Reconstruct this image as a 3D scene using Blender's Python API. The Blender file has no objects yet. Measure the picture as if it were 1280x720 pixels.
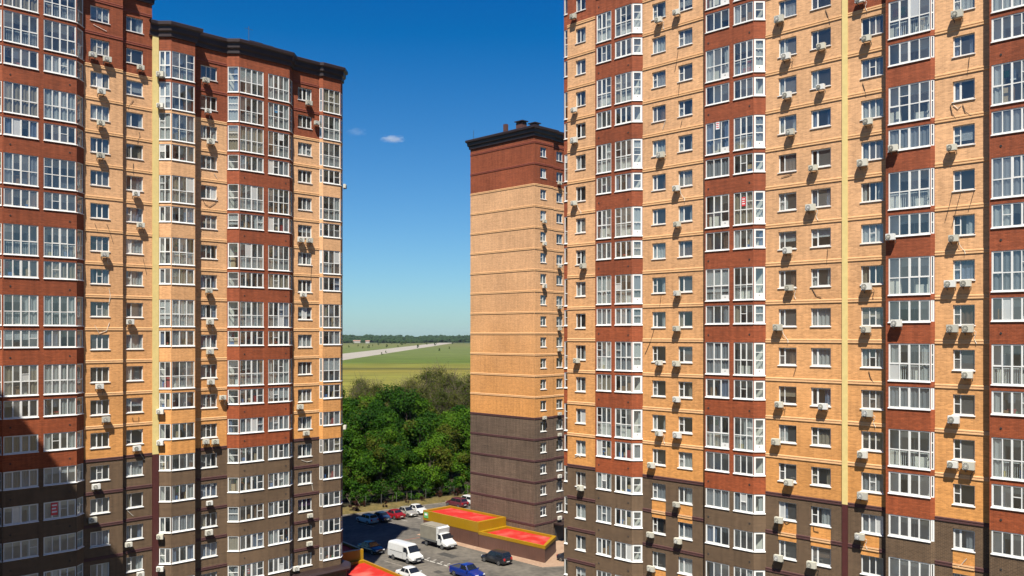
import bpy, bmesh, math, random, zlib
from mathutils import Vector, Matrix
random.seed(7)
S2 = math.sqrt(2.0)
# ------------------------------------------------------------------ camera
F = 1090.0; CX = 640.0; HY = 418.5; CH = 30.0          # focal length (px of a 1280 wide frame), horizon row, eye height
scene = bpy.context.scene
col = scene.collection
cam_d = bpy.data.cameras.new('camera'); cam = bpy.data.objects.new('camera', cam_d); col.objects.link(cam)
cam_d.sensor_width = 36.0; cam_d.lens = 36.0 * F / 1280.0
cam_d.shift_y = (HY - 360.0) / 1280.0
cam_d.clip_start = 0.5; cam_d.clip_end = 40000
cam.location = (0, 0, CH); cam.rotation_euler = (math.radians(90), 0, 0)
scene.camera = cam
# ------------------------------------------------------------------ world, sun, exposure
SUN_EL = math.radians(59.0); SUN_AZ = math.radians(4.5)   # sun behind the camera, 4 degrees to its left
w = bpy.data.worlds.new('World'); scene.world = w; w.use_nodes = True
nt = w.node_tree; bg = nt.nodes['Background']
sky = nt.nodes.new('ShaderNodeTexSky'); sky.sky_type = 'NISHITA'; sky.sun_disc = False
sky.sun_elevation = SUN_EL; sky.sun_rotation = math.pi + SUN_AZ
sky.altitude = 100; sky.air_density = 1.0; sky.dust_density = 0.3; sky.ozone_density = 2.0
mad = nt.nodes.new('ShaderNodeVectorMath'); mad.operation = 'MULTIPLY_ADD'      # deep, polarised blue of the whole sky
mad.inputs[1].default_value = (.565, .80, .895); mad.inputs[2].default_value = (-.86, -.82, 0.0)
mxv = nt.nodes.new('ShaderNodeVectorMath'); mxv.operation = 'MAXIMUM'; mxv.inputs[1].default_value = (.03, .15, .22)
nt.links.new(sky.outputs[0], mad.inputs[0]); nt.links.new(mad.outputs[0], mxv.inputs[0]); nt.links.new(mxv.outputs[0], bg.inputs['Color'])
bg.inputs['Strength'].default_value = 0.05
sd = bpy.data.lights.new('sun', 'SUN'); sun = bpy.data.objects.new('sun', sd); col.objects.link(sun)
sd.energy = 5.0; sd.angle = math.radians(0.5); sd.color = (1.0, 0.94, 0.84)
to_sun = Vector((-math.sin(SUN_AZ) * math.cos(SUN_EL), -math.cos(SUN_AZ) * math.cos(SUN_EL), math.sin(SUN_EL)))
sun.rotation_euler = to_sun.to_track_quat('Z', 'Y').to_euler(); sun.location = (0, -50, 120)
vs = scene.view_settings; vs.view_transform = 'Standard'; vs.look = 'None'; vs.exposure = 1.28; vs.gamma = 1.0
vs.use_curve_mapping = False
scene.cycles.transparent_max_bounces = 24
scene.cycles.max_bounces = 8

# ------------------------------------------------------------------ materials
MATS = {}
K = 0.74      # paint and brick albedos below are multiplied by this
def kc(c): return tuple(K * v for v in c)
def new_mat(name):
    m = bpy.data.materials.new(name); m.use_nodes = True
    MATS[name] = m
    return m, m.node_tree.nodes, m.node_tree.links, m.node_tree.nodes['Principled BSDF']
def plain(name, c, rough=0.6, metal=0.0, noise=0.12, scale=3.0, spec=0.5, coat=0.0):
    m, N, L, b = new_mat(name)
    b.inputs['Roughness'].default_value = rough; b.inputs['Metallic'].default_value = metal
    b.inputs['Specular IOR Level'].default_value = spec
    if coat: b.inputs['Coat Weight'].default_value = coat
    tc = N.new('ShaderNodeTexCoord'); nz = N.new('ShaderNodeTexNoise'); nz.inputs['Scale'].default_value = scale
    nz.inputs['Detail'].default_value = 6
    L.new(tc.outputs['Object'], nz.inputs['Vector'])
    mr = N.new('ShaderNodeMapRange'); L.new(nz.outputs['Fac'], mr.inputs['Value'])
    mr.inputs['From Min'].default_value = .3; mr.inputs['From Max'].default_value = .7
    mr.inputs['To Min'].default_value = 1 - noise; mr.inputs['To Max'].default_value = 1 + noise
    mx = N.new('ShaderNodeVectorMath'); mx.operation = 'SCALE'; mx.inputs[0].default_value = kc(c[:3])
    L.new(mr.outputs[0], mx.inputs['Scale']); L.new(mx.outputs[0], b.inputs['Base Color'])
    return m
def math_node(N, L, op, a, b=None, c=None):
    n = N.new('ShaderNodeMath'); n.operation = op
    for i, v in enumerate((a, b, c)):
        if v is None: continue
        if isinstance(v, (int, float)): n.inputs[i].default_value = v
        else: L.new(v, n.inputs[i])
    return n.outputs[0]
def brick_mat(name, low, high=None, mortar=None, z0=14.0, z1=44.0, vary=0.12, relief=0.5):
    """brickwork laid on the UV map (metres along the wall, height)"""
    m, N, L, b = new_mat(name)
    uv = N.new('ShaderNodeUVMap'); uv.uv_map = 'UVMap'
    br = N.new('ShaderNodeTexBrick'); L.new(uv.outputs[0], br.inputs['Vector'])
    br.inputs['Scale'].default_value = 1.0
    br.inputs['Brick Width'].default_value = 0.26; br.inputs['Row Height'].default_value = 0.088
    br.inputs['Mortar Size'].default_value = 0.011; br.inputs['Mortar Smooth'].default_value = 0.2
    br.inputs['Color1'].default_value = (.80, .80, .80, 1); br.inputs['Color2'].default_value = (1.13, 1.13, 1.13, 1)
    mo = mortar or (.72, .72, .72)
    br.inputs['Mortar'].default_value = (*mo, 1)
    geo = N.new('ShaderNodeNewGeometry')
    sp = N.new('ShaderNodeSeparateXYZ'); L.new(geo.outputs['Position'], sp.inputs[0])
    # base colour shifts with height between lower and upper storeys, broken up by noise
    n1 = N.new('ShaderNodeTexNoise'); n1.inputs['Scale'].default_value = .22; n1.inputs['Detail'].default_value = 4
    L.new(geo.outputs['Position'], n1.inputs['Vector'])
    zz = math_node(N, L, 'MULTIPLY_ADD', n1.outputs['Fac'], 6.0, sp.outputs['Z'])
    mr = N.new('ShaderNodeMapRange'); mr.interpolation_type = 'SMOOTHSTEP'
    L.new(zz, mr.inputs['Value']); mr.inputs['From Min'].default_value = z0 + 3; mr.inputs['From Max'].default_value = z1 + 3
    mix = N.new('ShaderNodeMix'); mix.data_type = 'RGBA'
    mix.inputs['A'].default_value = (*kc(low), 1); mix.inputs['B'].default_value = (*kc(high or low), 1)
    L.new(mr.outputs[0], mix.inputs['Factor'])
    # row-wise and blotchy variation, rain streaks
    n2 = N.new('ShaderNodeTexNoise'); n2.inputs['Scale'].default_value = 1.0; n2.inputs['Detail'].default_value = 8
    mp = N.new('ShaderNodeMapping'); mp.inputs['Scale'].default_value = (.35, 9.0, 1); L.new(uv.outputs[0], mp.inputs['Vector'])
    L.new(mp.outputs[0], n2.inputs['Vector'])
    n3 = N.new('ShaderNodeTexNoise'); n3.inputs['Scale'].default_value = .16; n3.inputs['Detail'].default_value = 6
    L.new(geo.outputs['Position'], n3.inputs['Vector'])
    n4 = N.new('ShaderNodeTexNoise'); n4.inputs['Scale'].default_value = 1.0; n4.inputs['Detail'].default_value = 4
    mp2 = N.new('ShaderNodeMapping'); mp2.inputs['Scale'].default_value = (3.2, .22, 1); L.new(uv.outputs[0], mp2.inputs['Vector'])
    L.new(mp2.outputs[0], n4.inputs['Vector'])
    s = math_node(N, L, 'ADD', n2.outputs['Fac'], n3.outputs['Fac'])
    s = math_node(N, L, 'ADD', s, n4.outputs['Fac'])
    r2 = N.new('ShaderNodeMapRange'); L.new(s, r2.inputs['Value'])
    r2.inputs['From Min'].default_value = 1.1; r2.inputs['From Max'].default_value = 1.9
    r2.inputs['To Min'].default_value = 1 - vary; r2.inputs['To Max'].default_value = 1 + vary
    m1 = N.new('ShaderNodeMix'); m1.data_type = 'RGBA'; m1.blend_type = 'MULTIPLY'; m1.inputs['Factor'].default_value = 1
    L.new(mix.outputs['Result'], m1.inputs['A']); L.new(br.outputs['Color'], m1.inputs['B'])
    m2 = N.new('ShaderNodeVectorMath'); m2.operation = 'SCALE'
    L.new(m1.outputs['Result'], m2.inputs[0]); L.new(r2.outputs[0], m2.inputs['Scale'])
    L.new(m2.outputs[0], b.inputs['Base Color'])
    b.inputs['Roughness'].default_value = .85; b.inputs['Specular IOR Level'].default_value = .25
    bp = N.new('ShaderNodeBump'); bp.inputs['Strength'].default_value = relief; bp.inputs['Distance'].default_value = .01
    inv = math_node(N, L, 'SUBTRACT', 1.0, br.outputs['Fac'])
    L.new(inv, bp.inputs['Height']); L.new(bp.outputs[0], b.inputs['Normal'])
    return m

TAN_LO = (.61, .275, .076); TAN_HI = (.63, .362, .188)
RED = (.305, .072, .024); RED_HI = (.270, .070, .030)
BROWN = (.102, .066, .039)
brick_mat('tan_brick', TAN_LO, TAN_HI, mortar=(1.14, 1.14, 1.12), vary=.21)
brick_mat('red_brick', RED, RED_HI, mortar=(.72, .8, .85), vary=.32)
brick_mat('brown_brick', BROWN, mortar=(2.1, 2.1, 2.1), vary=.26)
brick_mat('grey_brick', (.116, .080, .055), mortar=(1.6, 1.6, 1.6), vary=.42)
plain('cream_band', (.72, .42, .20), .8, noise=.08)
plain('red_band', (.23, .05, .024), .8)
plain('maroon_band', (.075, .026, .024), .75)
plain('cornice', (.024, .012, .011), .5, noise=.2, scale=1.0)
plain('joint_yellow', (.72, .57, .23), .5, noise=.06)
plain('vent_dark', (.085, .030, .022), .8)
plain('joint_maroon', (.075, .018, .016), .5)
plain('white_pvc', (.72, .72, .69), .45, noise=.04)
plain('white_metal', (.78, .78, .76), .4, noise=.06, scale=6)
m, N, L, b = new_mat('ac_white'); oi = N.new('ShaderNodeObjectInfo'); cr_ = N.new('ShaderNodeValToRGB'); L.new(oi.outputs['Random'], cr_.inputs['Fac'])
cr_.color_ramp.elements[0].color = (.33, .32, .27, 1); cr_.color_ramp.elements[1].color = (.52, .52, .50, 1); q_ = cr_.color_ramp.elements.new(.5); q_.color = (.44, .42, .34, 1)
L.new(cr_.outputs[0], b.inputs['Base Color']); b.inputs['Roughness'].default_value = .5
plain('ac_dark', (.06, .062, .06), .5)
plain('hose_white', (.7, .68, .6), .6)
plain('cable_dark', (.03, .025, .022), .6)
plain('room', (.75, .72, .66), .9, noise=.25, scale=.35)
plain('plaster', (.85, .80, .70), .9, noise=.2, scale=.5)
plain('slab', (.42, .40, .37), .9)
plain('roof_felt', (.07, .07, .072), .9)
plain('rail_white', (.9, .9, .86), .5)
plain('poster_red', (.62, .05, .06), .6); plain('poster_blue', (.05, .36, .70), .6); plain('poster_white', (.75, .75, .75), .6)
plain('mesh_dark', (.02, .02, .02), .9)
plain('yellow_panel', (.32, .175, .003), .40, noise=.07, scale=.7)
plain('annex_brown', (.110, .052, .036), .55, noise=.14, scale=.6)

plain('green_sign', (.12, .40, .12), .6)
plain('kerb', (.19, .165, .135), .85); plain('line_white', (.36, .34, .30), .8, noise=.3, scale=4)
plain('kerb_red', (.16, .07, .045), .85)
plain('tyre', (.018, .018, .018), .8); plain('rim', (.45, .45, .45), .35, .8)
plain('car_glass', (.012, .015, .02), .06, 0, 0); plain('black_plastic', (.03, .03, .03), .5)
plain('lamp_clear', (.75, .75, .72), .15); plain('lamp_red', (.45, .02, .02), .2)
plain('chassis', (.04, .04, .04), .7)
for nm, c in (('paint_white', (.56, .56, .54)), ('paint_black', (.012, .013, .016)), ('paint_blue', (.004, .020, .17)),
              ('paint_red', (.20, .006, .008)), ('paint_silver', (.25, .235, .20)), ('paint_lightblue', (.22, .36, .46)),
              ('paint_navy', (.02, .045, .10)), ('paint_maroon', (.10, .02, .028)), ('paint_dark', (.02, .022, .03))):
    plain(nm, c, .28, 0, .05, 2.0, coat=.6)
plain('tarpaulin', (.20, .18, .135), .75, noise=.12, scale=1.2)
plain('bark', (.10, .072, .05), .9, noise=.3, scale=3)
plain('fence_metal', (.14, .14, .13), .6, .3)
plain('house_wall', (.36, .34, .31), .9); plain('house_roof', (.30, .16, .12), .8)

def glass_mat(name, tint, ior):
    m, N, L, b = new_mat(name); N.remove(b); m.use_transparent_shadow = True
    out = N['Material Output']
    tr = N.new('ShaderNodeBsdfTransparent'); tr.inputs['Color'].default_value = (*tint, 1)
    gl = N.new('ShaderNodeBsdfGlossy'); gl.inputs['Roughness'].default_value = .015; gl.inputs['Color'].default_value = (.95, .97, 1, 1)
    g2 = N.new('ShaderNodeNewGeometry'); dt = N.new('ShaderNodeVectorMath'); dt.operation = 'DOT_PRODUCT'      # double glazing: the same from both sides
    L.new(g2.outputs['Normal'], dt.inputs[0]); L.new(g2.outputs['Incoming'], dt.inputs[1])
    c_ = math_node(N, L, 'SUBTRACT', 1.0, math_node(N, L, 'ABSOLUTE', dt.outputs['Value']))
    fr_out = math_node(N, L, 'MULTIPLY_ADD', math_node(N, L, 'POWER', c_, 4.0), .85, ior)
    df = N.new('ShaderNodeBsdfDiffuse'); df.inputs['Color'].default_value = (.55, .56, .54, 1)      # dust on the panes
    oi = N.new('ShaderNodeObjectInfo'); ge = N.new('ShaderNodeNewGeometry'); dm = N.new('ShaderNodeMixShader')
    rn = math_node(N, L, 'FRACT', math_node(N, L, 'MULTIPLY_ADD', ge.outputs['Random Per Island'], 5.7, oi.outputs['Random']))
    dust = math_node(N, L, 'MULTIPLY_ADD', math_node(N, L, 'POWER', rn, 2.2), .13, .012)
    film = math_node(N, L, 'MULTIPLY', math_node(N, L, 'GREATER_THAN', rn, .978), .5)      # a few panes carry white film
    L.new(math_node(N, L, 'ADD', dust, film), dm.inputs[0]); L.new(tr.outputs[0], dm.inputs[1]); L.new(df.outputs[0], dm.inputs[2])
    mx = N.new('ShaderNodeMixShader'); L.new(fr_out, mx.inputs[0]); L.new(dm.outputs[0], mx.inputs[1]); L.new(gl.outputs[0], mx.inputs[2])
    L.new(mx.outputs[0], out.inputs['Surface'])
    return m
glass_mat('glass', (.74, .80, .81), .12)

def curtain_mat(name, c, transl=.45):
    m, N, L, b = new_mat(name)
    b.inputs['Base Color'].default_value = (*c, 1); b.inputs['Roughness'].default_value = .9
    out = N['Material Output']
    t = N.new('ShaderNodeBsdfTranslucent'); t.inputs['Color'].default_value = (*c, 1)
    mx = N.new('ShaderNodeMixShader'); mx.inputs[0].default_value = transl
    L.new(b.outputs[0], mx.inputs[1]); L.new(t.outputs[0], mx.inputs[2]); L.new(mx.outputs[0], out.inputs['Surface'])
for nm, c in (('curtain_white', (.60, .60, .575)), ('curtain_grey', (.33, .34, .36)), ('curtain_beige', (.44, .36, .26)),
              ('curtain_blue', (.22, .27, .38)), ('curtain_plum', (.13, .05, .15)), ('blind_white', (.7, .7, .69)), ('curtain_brown', (.20, .12, .08))):
    curtain_mat(nm, c)

def leaf_mat(name, a, b2, transl=.35):
    m, N, L, b = new_mat(name)
    geo = N.new('ShaderNodeNewGeometry'); oi = N.new('ShaderNodeObjectInfo')
    n = N.new('ShaderNodeTexNoise'); n.inputs['Scale'].default_value = .7; n.inputs['Detail'].default_value = 5
    L.new(geo.outputs['Position'], n.inputs['Vector'])
    s = math_node(N, L, 'MULTIPLY_ADD', oi.outputs['Random'], .62, n.outputs['Fac'])
    mr = N.new('ShaderNodeMapRange'); L.new(s, mr.inputs['Value']); mr.inputs['From Min'].default_value = .4; mr.inputs['From Max'].default_value = 1.05
    mx = N.new('ShaderNodeMix'); mx.data_type = 'RGBA'; mx.inputs['A'].default_value = (*kc(a), 1); mx.inputs['B'].default_value = (*kc(b2), 1)
    L.new(mr.outputs[0], mx.inputs['Factor']); L.new(mx.outputs['Result'], b.inputs['Base Color'])
    b.inputs['Roughness'].default_value = .7; b.inputs['Specular IOR Level'].default_value = .08
    t = N.new('ShaderNodeBsdfTranslucent'); L.new(mx.outputs['Result'], t.inputs['Color'])
    ms = N.new('ShaderNodeMixShader'); ms.inputs[0].default_value = transl
    L.new(b.outputs[0], ms.inputs[1]); L.new(t.outputs[0], ms.inputs[2]); L.new(ms.outputs[0], N['Material Output'].inputs['Surface'])
leaf_mat('leaf_green', (.015, .060, .003), (.072, .155, .007))
leaf_mat('leaf_dark', (.010, .042, .003), (.027, .080, .005))
leaf_mat('leaf_olive', (.050, .076, .007), (.100, .110, .016))
leaf_mat('leaf_yellow', (.045, .065, .006), (.085, .100, .011))
leaf_mat('leaf_far', (.010, .026, .008), (.021, .044, .011), .1)

def ground_mat():
    m, N, L, b = new_mat('ground')
    geo = N.new('ShaderNodeNewGeometry'); sp = N.new('ShaderNodeSeparateXYZ'); L.new(geo.outputs['Position'], sp.inputs[0])
    n = N.new('ShaderNodeTexNoise'); n.inputs['Scale'].default_value = .006; n.inputs['Detail'].default_value = 7
    mp = N.new('ShaderNodeMapping'); mp.inputs['Scale'].default_value = (.5, 1.6, 1); L.new(geo.outputs['Position'], mp.inputs['Vector']); L.new(mp.outputs[0], n.inputs['Vector'])
    yy = math_node(N, L, 'MULTIPLY_ADD', n.outputs['Fac'], 90, sp.outputs['Y'])
    mr = N.new('ShaderNodeMapRange'); L.new(yy, mr.inputs['Value']); mr.inputs['From Min'].default_value = 0; mr.inputs['From Max'].default_value = 4000
    cr = N.new('ShaderNodeValToRGB'); L.new(mr.outputs[0], cr.inputs['Fac']); e = cr.color_ramp.elements
    def d(y): return (y + 45) / 4000
    stops = [(0, (.14, .105, .055)), (d(170), (.13, .105, .045)), (d(260), (.175, .18, .035)), (d(480), (.215, .20, .036)), (d(640), (.195, .188, .034)),
             (d(748), (.20, .17, .030)), (d(764), (.085, .085, .018)), (d(782), (.085, .085, .018)), (d(800), (.18, .17, .030)), (d(880), (.155, .165, .026)),
             (d(940), (.092, .130, .022)), (d(1060), (.096, .132, .023)), (d(1250), (.115, .145, .035)), (d(1800), (.12, .15, .04)), (d(2600), (.14, .145, .045)), (d(3600), (.07, .09, .03))]
    e[0].position = 0; e[0].color = (*stops[0][1], 1); e[1].position = stops[-1][0]; e[1].color = (*stops[-1][1], 1)
    for p, c in stops[1:-1]:
        q = e.new(p); q.color = (*c, 1)
    n2 = N.new('ShaderNodeTexNoise'); n2.inputs['Scale'].default_value = .06; n2.inputs['Detail'].default_value = 9; n2.inputs['Roughness'].default_value = .65
    mp2 = N.new('ShaderNodeMapping'); mp2.inputs['Scale'].default_value = (.22, 1.0, 1); L.new(geo.outputs['Position'], mp2.inputs['Vector']); L.new(mp2.outputs[0], n2.inputs['Vector'])
    r = N.new('ShaderNodeMapRange'); L.new(n2.outputs['Fac'], r.inputs['Value']); r.inputs['From Min'].default_value = .3; r.inputs['From Max'].default_value = .7
    r.inputs['To Min'].default_value = .55; r.inputs['To Max'].default_value = 1.40
    v = N.new('ShaderNodeVectorMath'); v.operation = 'SCALE'; L.new(cr.outputs[0], v.inputs[0]); L.new(math_node(N, L, 'MULTIPLY', r.outputs[0], .60), v.inputs['Scale'])
    L.new(v.outputs[0], b.inputs['Base Color']); b.inputs['Roughness'].default_value = .95; b.inputs['Specular IOR Level'].default_value = .1
ground_mat()
def patchy(name, c1, c2, s1, s2, rough=.85, lo=.75, hi=1.25):
    m, N, L, b = new_mat(name)
    geo = N.new('ShaderNodeNewGeometry')
    a = N.new('ShaderNodeTexNoise'); a.inputs['Scale'].default_value = s1; a.inputs['Detail'].default_value = 8; L.new(geo.outputs['Position'], a.inputs['Vector'])
    q = N.new('ShaderNodeTexNoise'); q.inputs['Scale'].default_value = s2; q.inputs['Detail'].default_value = 6; L.new(geo.outputs['Position'], q.inputs['Vector'])
    s = math_node(N, L, 'ADD', a.outputs['Fac'], q.outputs['Fac'])
    r = N.new('ShaderNodeMapRange'); L.new(s, r.inputs['Value']); r.inputs['From Min'].default_value = lo; r.inputs['From Max'].default_value = hi
    mx = N.new('ShaderNodeMix'); mx.data_type = 'RGBA'; mx.inputs['A'].default_value = (*kc(c1), 1); mx.inputs['B'].default_value = (*kc(c2), 1)
    L.new(r.outputs[0], mx.inputs['Factor']); L.new(mx.outputs['Result'], b.inputs['Base Color']); b.inputs['Roughness'].default_value = rough
    b.inputs['Specular IOR Level'].default_value = .25
patchy('asphalt', (.066, .060, .050), (.138, .122, .099), .22, 1.3)
patchy('annex_red', (.38, .012, .007), (.42, .10, .075), .22, .55, .9, .98, 1.35)
patchy('asphalt_new', (.040, .038, .034), (.062, .058, .050), .4, 2.0)
patchy('paving', (.26, .165, .108), (.33, .225, .152), .5, 4.0)
patchy('dry_grass', (.060, .050, .014), (.135, .098, .030), .5, 2.5)
patchy('runway', (.24, .215, .175), (.31, .28, .235), .004, .05)
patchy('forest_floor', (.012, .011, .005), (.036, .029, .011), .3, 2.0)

# ------------------------------------------------------------------ mesh builder
class MB:
    def __init__(s): s.v = []; s.f = []; s.m = []; s.uv = []; s.mats = []
    def mi(s, mat):
        if mat not in s.mats: s.mats.append(mat)
        return s.mats.index(mat)
    def face(s, pts, mat, uv=None):
        b = len(s.v); s.v.extend([tuple(p) for p in pts]); s.f.append(tuple(range(b, b + len(pts)))); s.m.append(s.mi(mat))
        s.uv.append(uv or [(p[0] + p[1], p[2]) for p in pts])
    def box(s, x0, x1, y0, y1, z0, z1, mat, skip=''):
        P = lambda x, y, z: (x, y, z)
        if 'f' not in skip: s.face([P(x0, y0, z0), P(x1, y0, z0), P(x1, y0, z1), P(x0, y0, z1)], mat)
        if 'b' not in skip: s.face([P(x1, y1, z0), P(x0, y1, z0), P(x0, y1, z1), P(x1, y1, z1)], mat)
        if 'l' not in skip: s.face([P(x0, y1, z0), P(x0, y0, z0), P(x0, y0, z1), P(x0, y1, z1)], mat)
        if 'r' not in skip: s.face([P(x1, y0, z0), P(x1, y1, z0), P(x1, y1, z1), P(x1, y0, z1)], mat)
        if 't' not in skip: s.face([P(x0, y0, z1), P(x1, y0, z1), P(x1, y1, z1), P(x0, y1, z1)], mat)
        if 'd' not in skip: s.face([P(x0, y1, z0), P(x1, y1, z0), P(x1, y0, z0), P(x0, y0, z0)], mat)
    def obox(s, c, ax, ay, az, mat):
        """box from a centre and three half axes"""
        c = Vector(c); ax = Vector(ax); ay = Vector(ay); az = Vector(az)
        def q(i, j, k): return c + ax * i + ay * j + az * k
        for a in ((-1,-1,-1, 1,-1,-1, 1,-1,1, -1,-1,1), (1,1,-1, -1,1,-1, -1,1,1, 1,1,1), (-1,1,-1, -1,-1,-1, -1,-1,1, -1,1,1),
                  (1,-1,-1, 1,1,-1, 1,1,1, 1,-1,1), (-1,-1,1, 1,-1,1, 1,1,1, -1,1,1), (-1,1,-1, 1,1,-1, 1,-1,-1, -1,-1,-1)):
            s.face([q(*a[i:i + 3]) for i in (0, 3, 6, 9)], mat)
    def tube(s, pts, r, mat, n=6):
        pts = [Vector(p) for p in pts]; rs = r if isinstance(r, (list, tuple)) else [r] * len(pts)
        rings = []
        for i, p in enumerate(pts):
            d = (pts[min(i + 1, len(pts) - 1)] - pts[max(i - 1, 0)]).normalized()
            a = d.orthogonal().normalized() if i == 0 else (prev - d * prev.dot(d)).normalized()
            prev = a; b = d.cross(a)
            rings.append([p + (a * math.cos(t) + b * math.sin(t)) * rs[i] for t in [2 * math.pi * k / n for k in range(n)]])
        for i in range(len(rings) - 1):
            for k in range(n):
                s.face([rings[i][k], rings[i][(k + 1) % n], rings[i + 1][(k + 1) % n], rings[i + 1][k]], mat)
        s.face(list(reversed(rings[0])), mat); s.face(rings[-1], mat)
    def disc(s, c, ax, r, h, mat, n=14, r2=None):
        c = Vector(c); ax = Vector(ax).normalized(); a = ax.orthogonal().normalized(); b = ax.cross(a)
        s.tube([c - ax * h / 2, c + ax * h / 2], [r, r2 or r], mat, n)
    def mesh(s, name):
        me = bpy.data.meshes.new(name); me.from_pydata(s.v, [], s.f)
        for mt in s.mats: me.materials.append(MATS[mt])
        me.polygons.foreach_set('material_index', s.m)
        ul = me.uv_layers.new(name='UVMap'); flat = [c for f in s.uv for p in f for c in p]
        ul.data.foreach_set('uv', flat); me.update()
        return me
    def build(s, name, parent=None, loc=None, rz=0.0, weld=False, smooth=False):
        me = s.mesh(name)
        if weld:
            bm = bmesh.new(); bm.from_mesh(me); bmesh.ops.remove_doubles(bm, verts=bm.verts, dist=.0005)
            bmesh.ops.recalc_face_normals(bm, faces=bm.faces); bm.to_mesh(me); bm.free()
        if smooth: me.polygons.foreach_set('use_smooth', [True] * len(me.polygons))
        return link(name, me, parent, loc, rz)
def link(name, me, parent=None, loc=None, rz=0.0):
    o = bpy.data.objects.new(name, me); col.objects.link(o)
    if parent is not None: o.parent = parent
    if loc is not None: o.location = loc
    if rz: o.rotation_euler = (0, 0, rz)
    return o
def tag(o, label, cat, group=None):
    o['label'] = label; o['category'] = cat
    if group: o['group'] = group
    return o
def thing(name, label, cat, loc=(0, 0, 0), rz=0.0, group=None):
    o = link(name, None, None, loc, rz); return tag(o, label, cat, group)
def struct(o): o['kind'] = 'structure'; return o
def stuff(o): o['kind'] = 'stuff'; return o
def ground_pt(px, py, z=0.0):
    d = F * (CH - z) / (py - HY); return Vector(((px - CX) / F * d, d, z))
def offset_path(pts, dist):
    """offset an open plan polyline to its outer side (right of travel) by dist, mitred"""
    out = []; n = len(pts)
    nm = []
    for i in range(n - 1):
        e = Vector((pts[i + 1][0] - pts[i][0], pts[i + 1][1] - pts[i][1])).normalized(); nm.append(Vector((e.y, -e.x)))
    for i in range(n):
        a = nm[max(i - 1, 0)]; b = nm[min(i, n - 2)]
        mvec = a + b; k = mvec.length_squared
        mvec = a if k < 1e-6 else mvec * (2.0 / k)
        out.append((pts[i][0] + mvec.x * dist, pts[i][1] + mvec.y * dist))
    return out
def sweep(path, profile, mat, mb):
    rows = [[(x, y, z) for x, y in offset_path(path, o)] for o, z in profile]
    for a, b in zip(rows, rows[1:]):
        for i in range(len(path) - 1):
            mb.face([a[i], a[i + 1], b[i + 1], b[i]], mat)

# ------------------------------------------------------------------ windows (tower > window > sill, pane, curtain, railing)
_cache = {}
def win_meshes(W, H, cols, tall, opt, seed, bay):
    """frame mesh + list of pane rectangles for a window W x H; cols = relative pane widths"""
    key = (round(W, 2), round(H, 2), tuple(cols), tall, opt, seed, bay)
    if key in _cache: return _cache[key]
    rnd = random.Random(zlib.crc32(repr(key).encode()))
    fr, mu, dp = (.075, .062, .07) if bay else (.07, .062, .07)
    mb = MB(); panes = []
    if opt == 'panel_all': fr = .15
    mb.box(0, fr, 0, dp, 0, H, 'white_pvc'); mb.box(W - fr, W, 0, dp, 0, H, 'white_pvc')
    mb.box(fr, W - fr, 0, dp, 0, fr, 'white_pvc', 'lr'); mb.box(fr, W - fr, 0, dp, H - fr, H, 'white_pvc', 'lr')
    tot = sum(cols); inner = W - 2 * fr; x = fr
    xs = []
    for i, c in enumerate(cols):
        x2 = x + inner * c / tot
        a = x + (mu / 2 if i else 0); b = x2 - (mu / 2 if i < len(cols) - 1 else 0)
        xs.append((a, b))
        if i < len(cols) - 1:
            wide = .03 if (bay and len(cols) >= 4 and i == len(cols) // 2 - 1) else 0
            mb.box(x2 - mu / 2 - wide, x2 + mu / 2 + wide, .002, dp - .002, fr, H - fr, 'white_pvc', 'td')
            if wide: xs[-1] = (a, b - wide)
        x = x2
    if bay and len(cols) >= 4:
        i = len(cols) // 2; xs[i] = (xs[i][0] + .03, xs[i][1])
    split_col = rnd.randrange(len(cols)) if rnd.random() < (.45 if bay else .35) else -1
    if not bay and len(cols) == 2: split_col = 0 if split_col >= 0 else -1
    for i, (a, b) in enumerate(xs):
        if tall:
            zt = H * .455
            mb.box(a, b, .004, dp - .004, zt - .035, zt + .035, 'white_pvc', 'lr')
            lo0 = fr
            if opt == 'panel_all' or (opt == 'panel_last' and i == len(xs) - 1):
                mb.box(a, b, .01, dp - .01, fr, fr + .36, 'white_pvc', 'lr'); lo0 = fr + .36
                mb.box((a + b) / 2 - .035, (a + b) / 2 + .035, -.004, .008, fr + .15, fr + .22, 'ac_dark')
            panes.append((a, b, lo0, zt - .035)); panes.append((a, b, zt + .035, H - fr))
        else: panes.append((a, b, fr, H - fr))
        if i == split_col:
            zs = H * (.70 if tall else .52)
            mb.box(a, b, .006, dp - .006, zs - .025, zs + .025, 'white_pvc', 'lr')
            q = panes.pop(); panes += [(q[0], q[1], q[2], zs - .025), (q[0], q[1], zs + .025, q[3])]
        elif rnd.random() < .35:      # sash frame of an opening leaf
            q = panes[-1]; s = .035
            mb.box(q[0], q[0] + s, .012, .055, q[2], q[3], 'white_pvc', 'l'); mb.box(q[1] - s, q[1], .012, .055, q[2], q[3], 'white_pvc', 'r')
            mb.box(q[0] + s, q[1] - s, .012, .055, q[2], q[2] + s, 'white_pvc', 'lr'); mb.box(q[0] + s, q[1] - s, .012, .055, q[3] - s, q[3], 'white_pvc', 'lr')
    frame = mb.mesh('window')
    gl = MB()
    for q in panes:
        t1 = rnd.gauss(0, .006); t2 = rnd.gauss(0, .006); cx = (q[0] + q[1]) / 2; cz = (q[2] + q[3]) / 2
        def yy(x, z): return .038 + (x - cx) * t1 + (z - cz) * t2
        gl.face([(q[0], yy(q[0], q[2]), q[2]), (q[1], yy(q[1], q[2]), q[2]), (q[1], yy(q[1], q[3]), q[3]), (q[0], yy(q[0], q[3]), q[3])], 'glass')
    _cache[key] = (frame, panes, gl.mesh('glazing'))
    return _cache[key]
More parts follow.
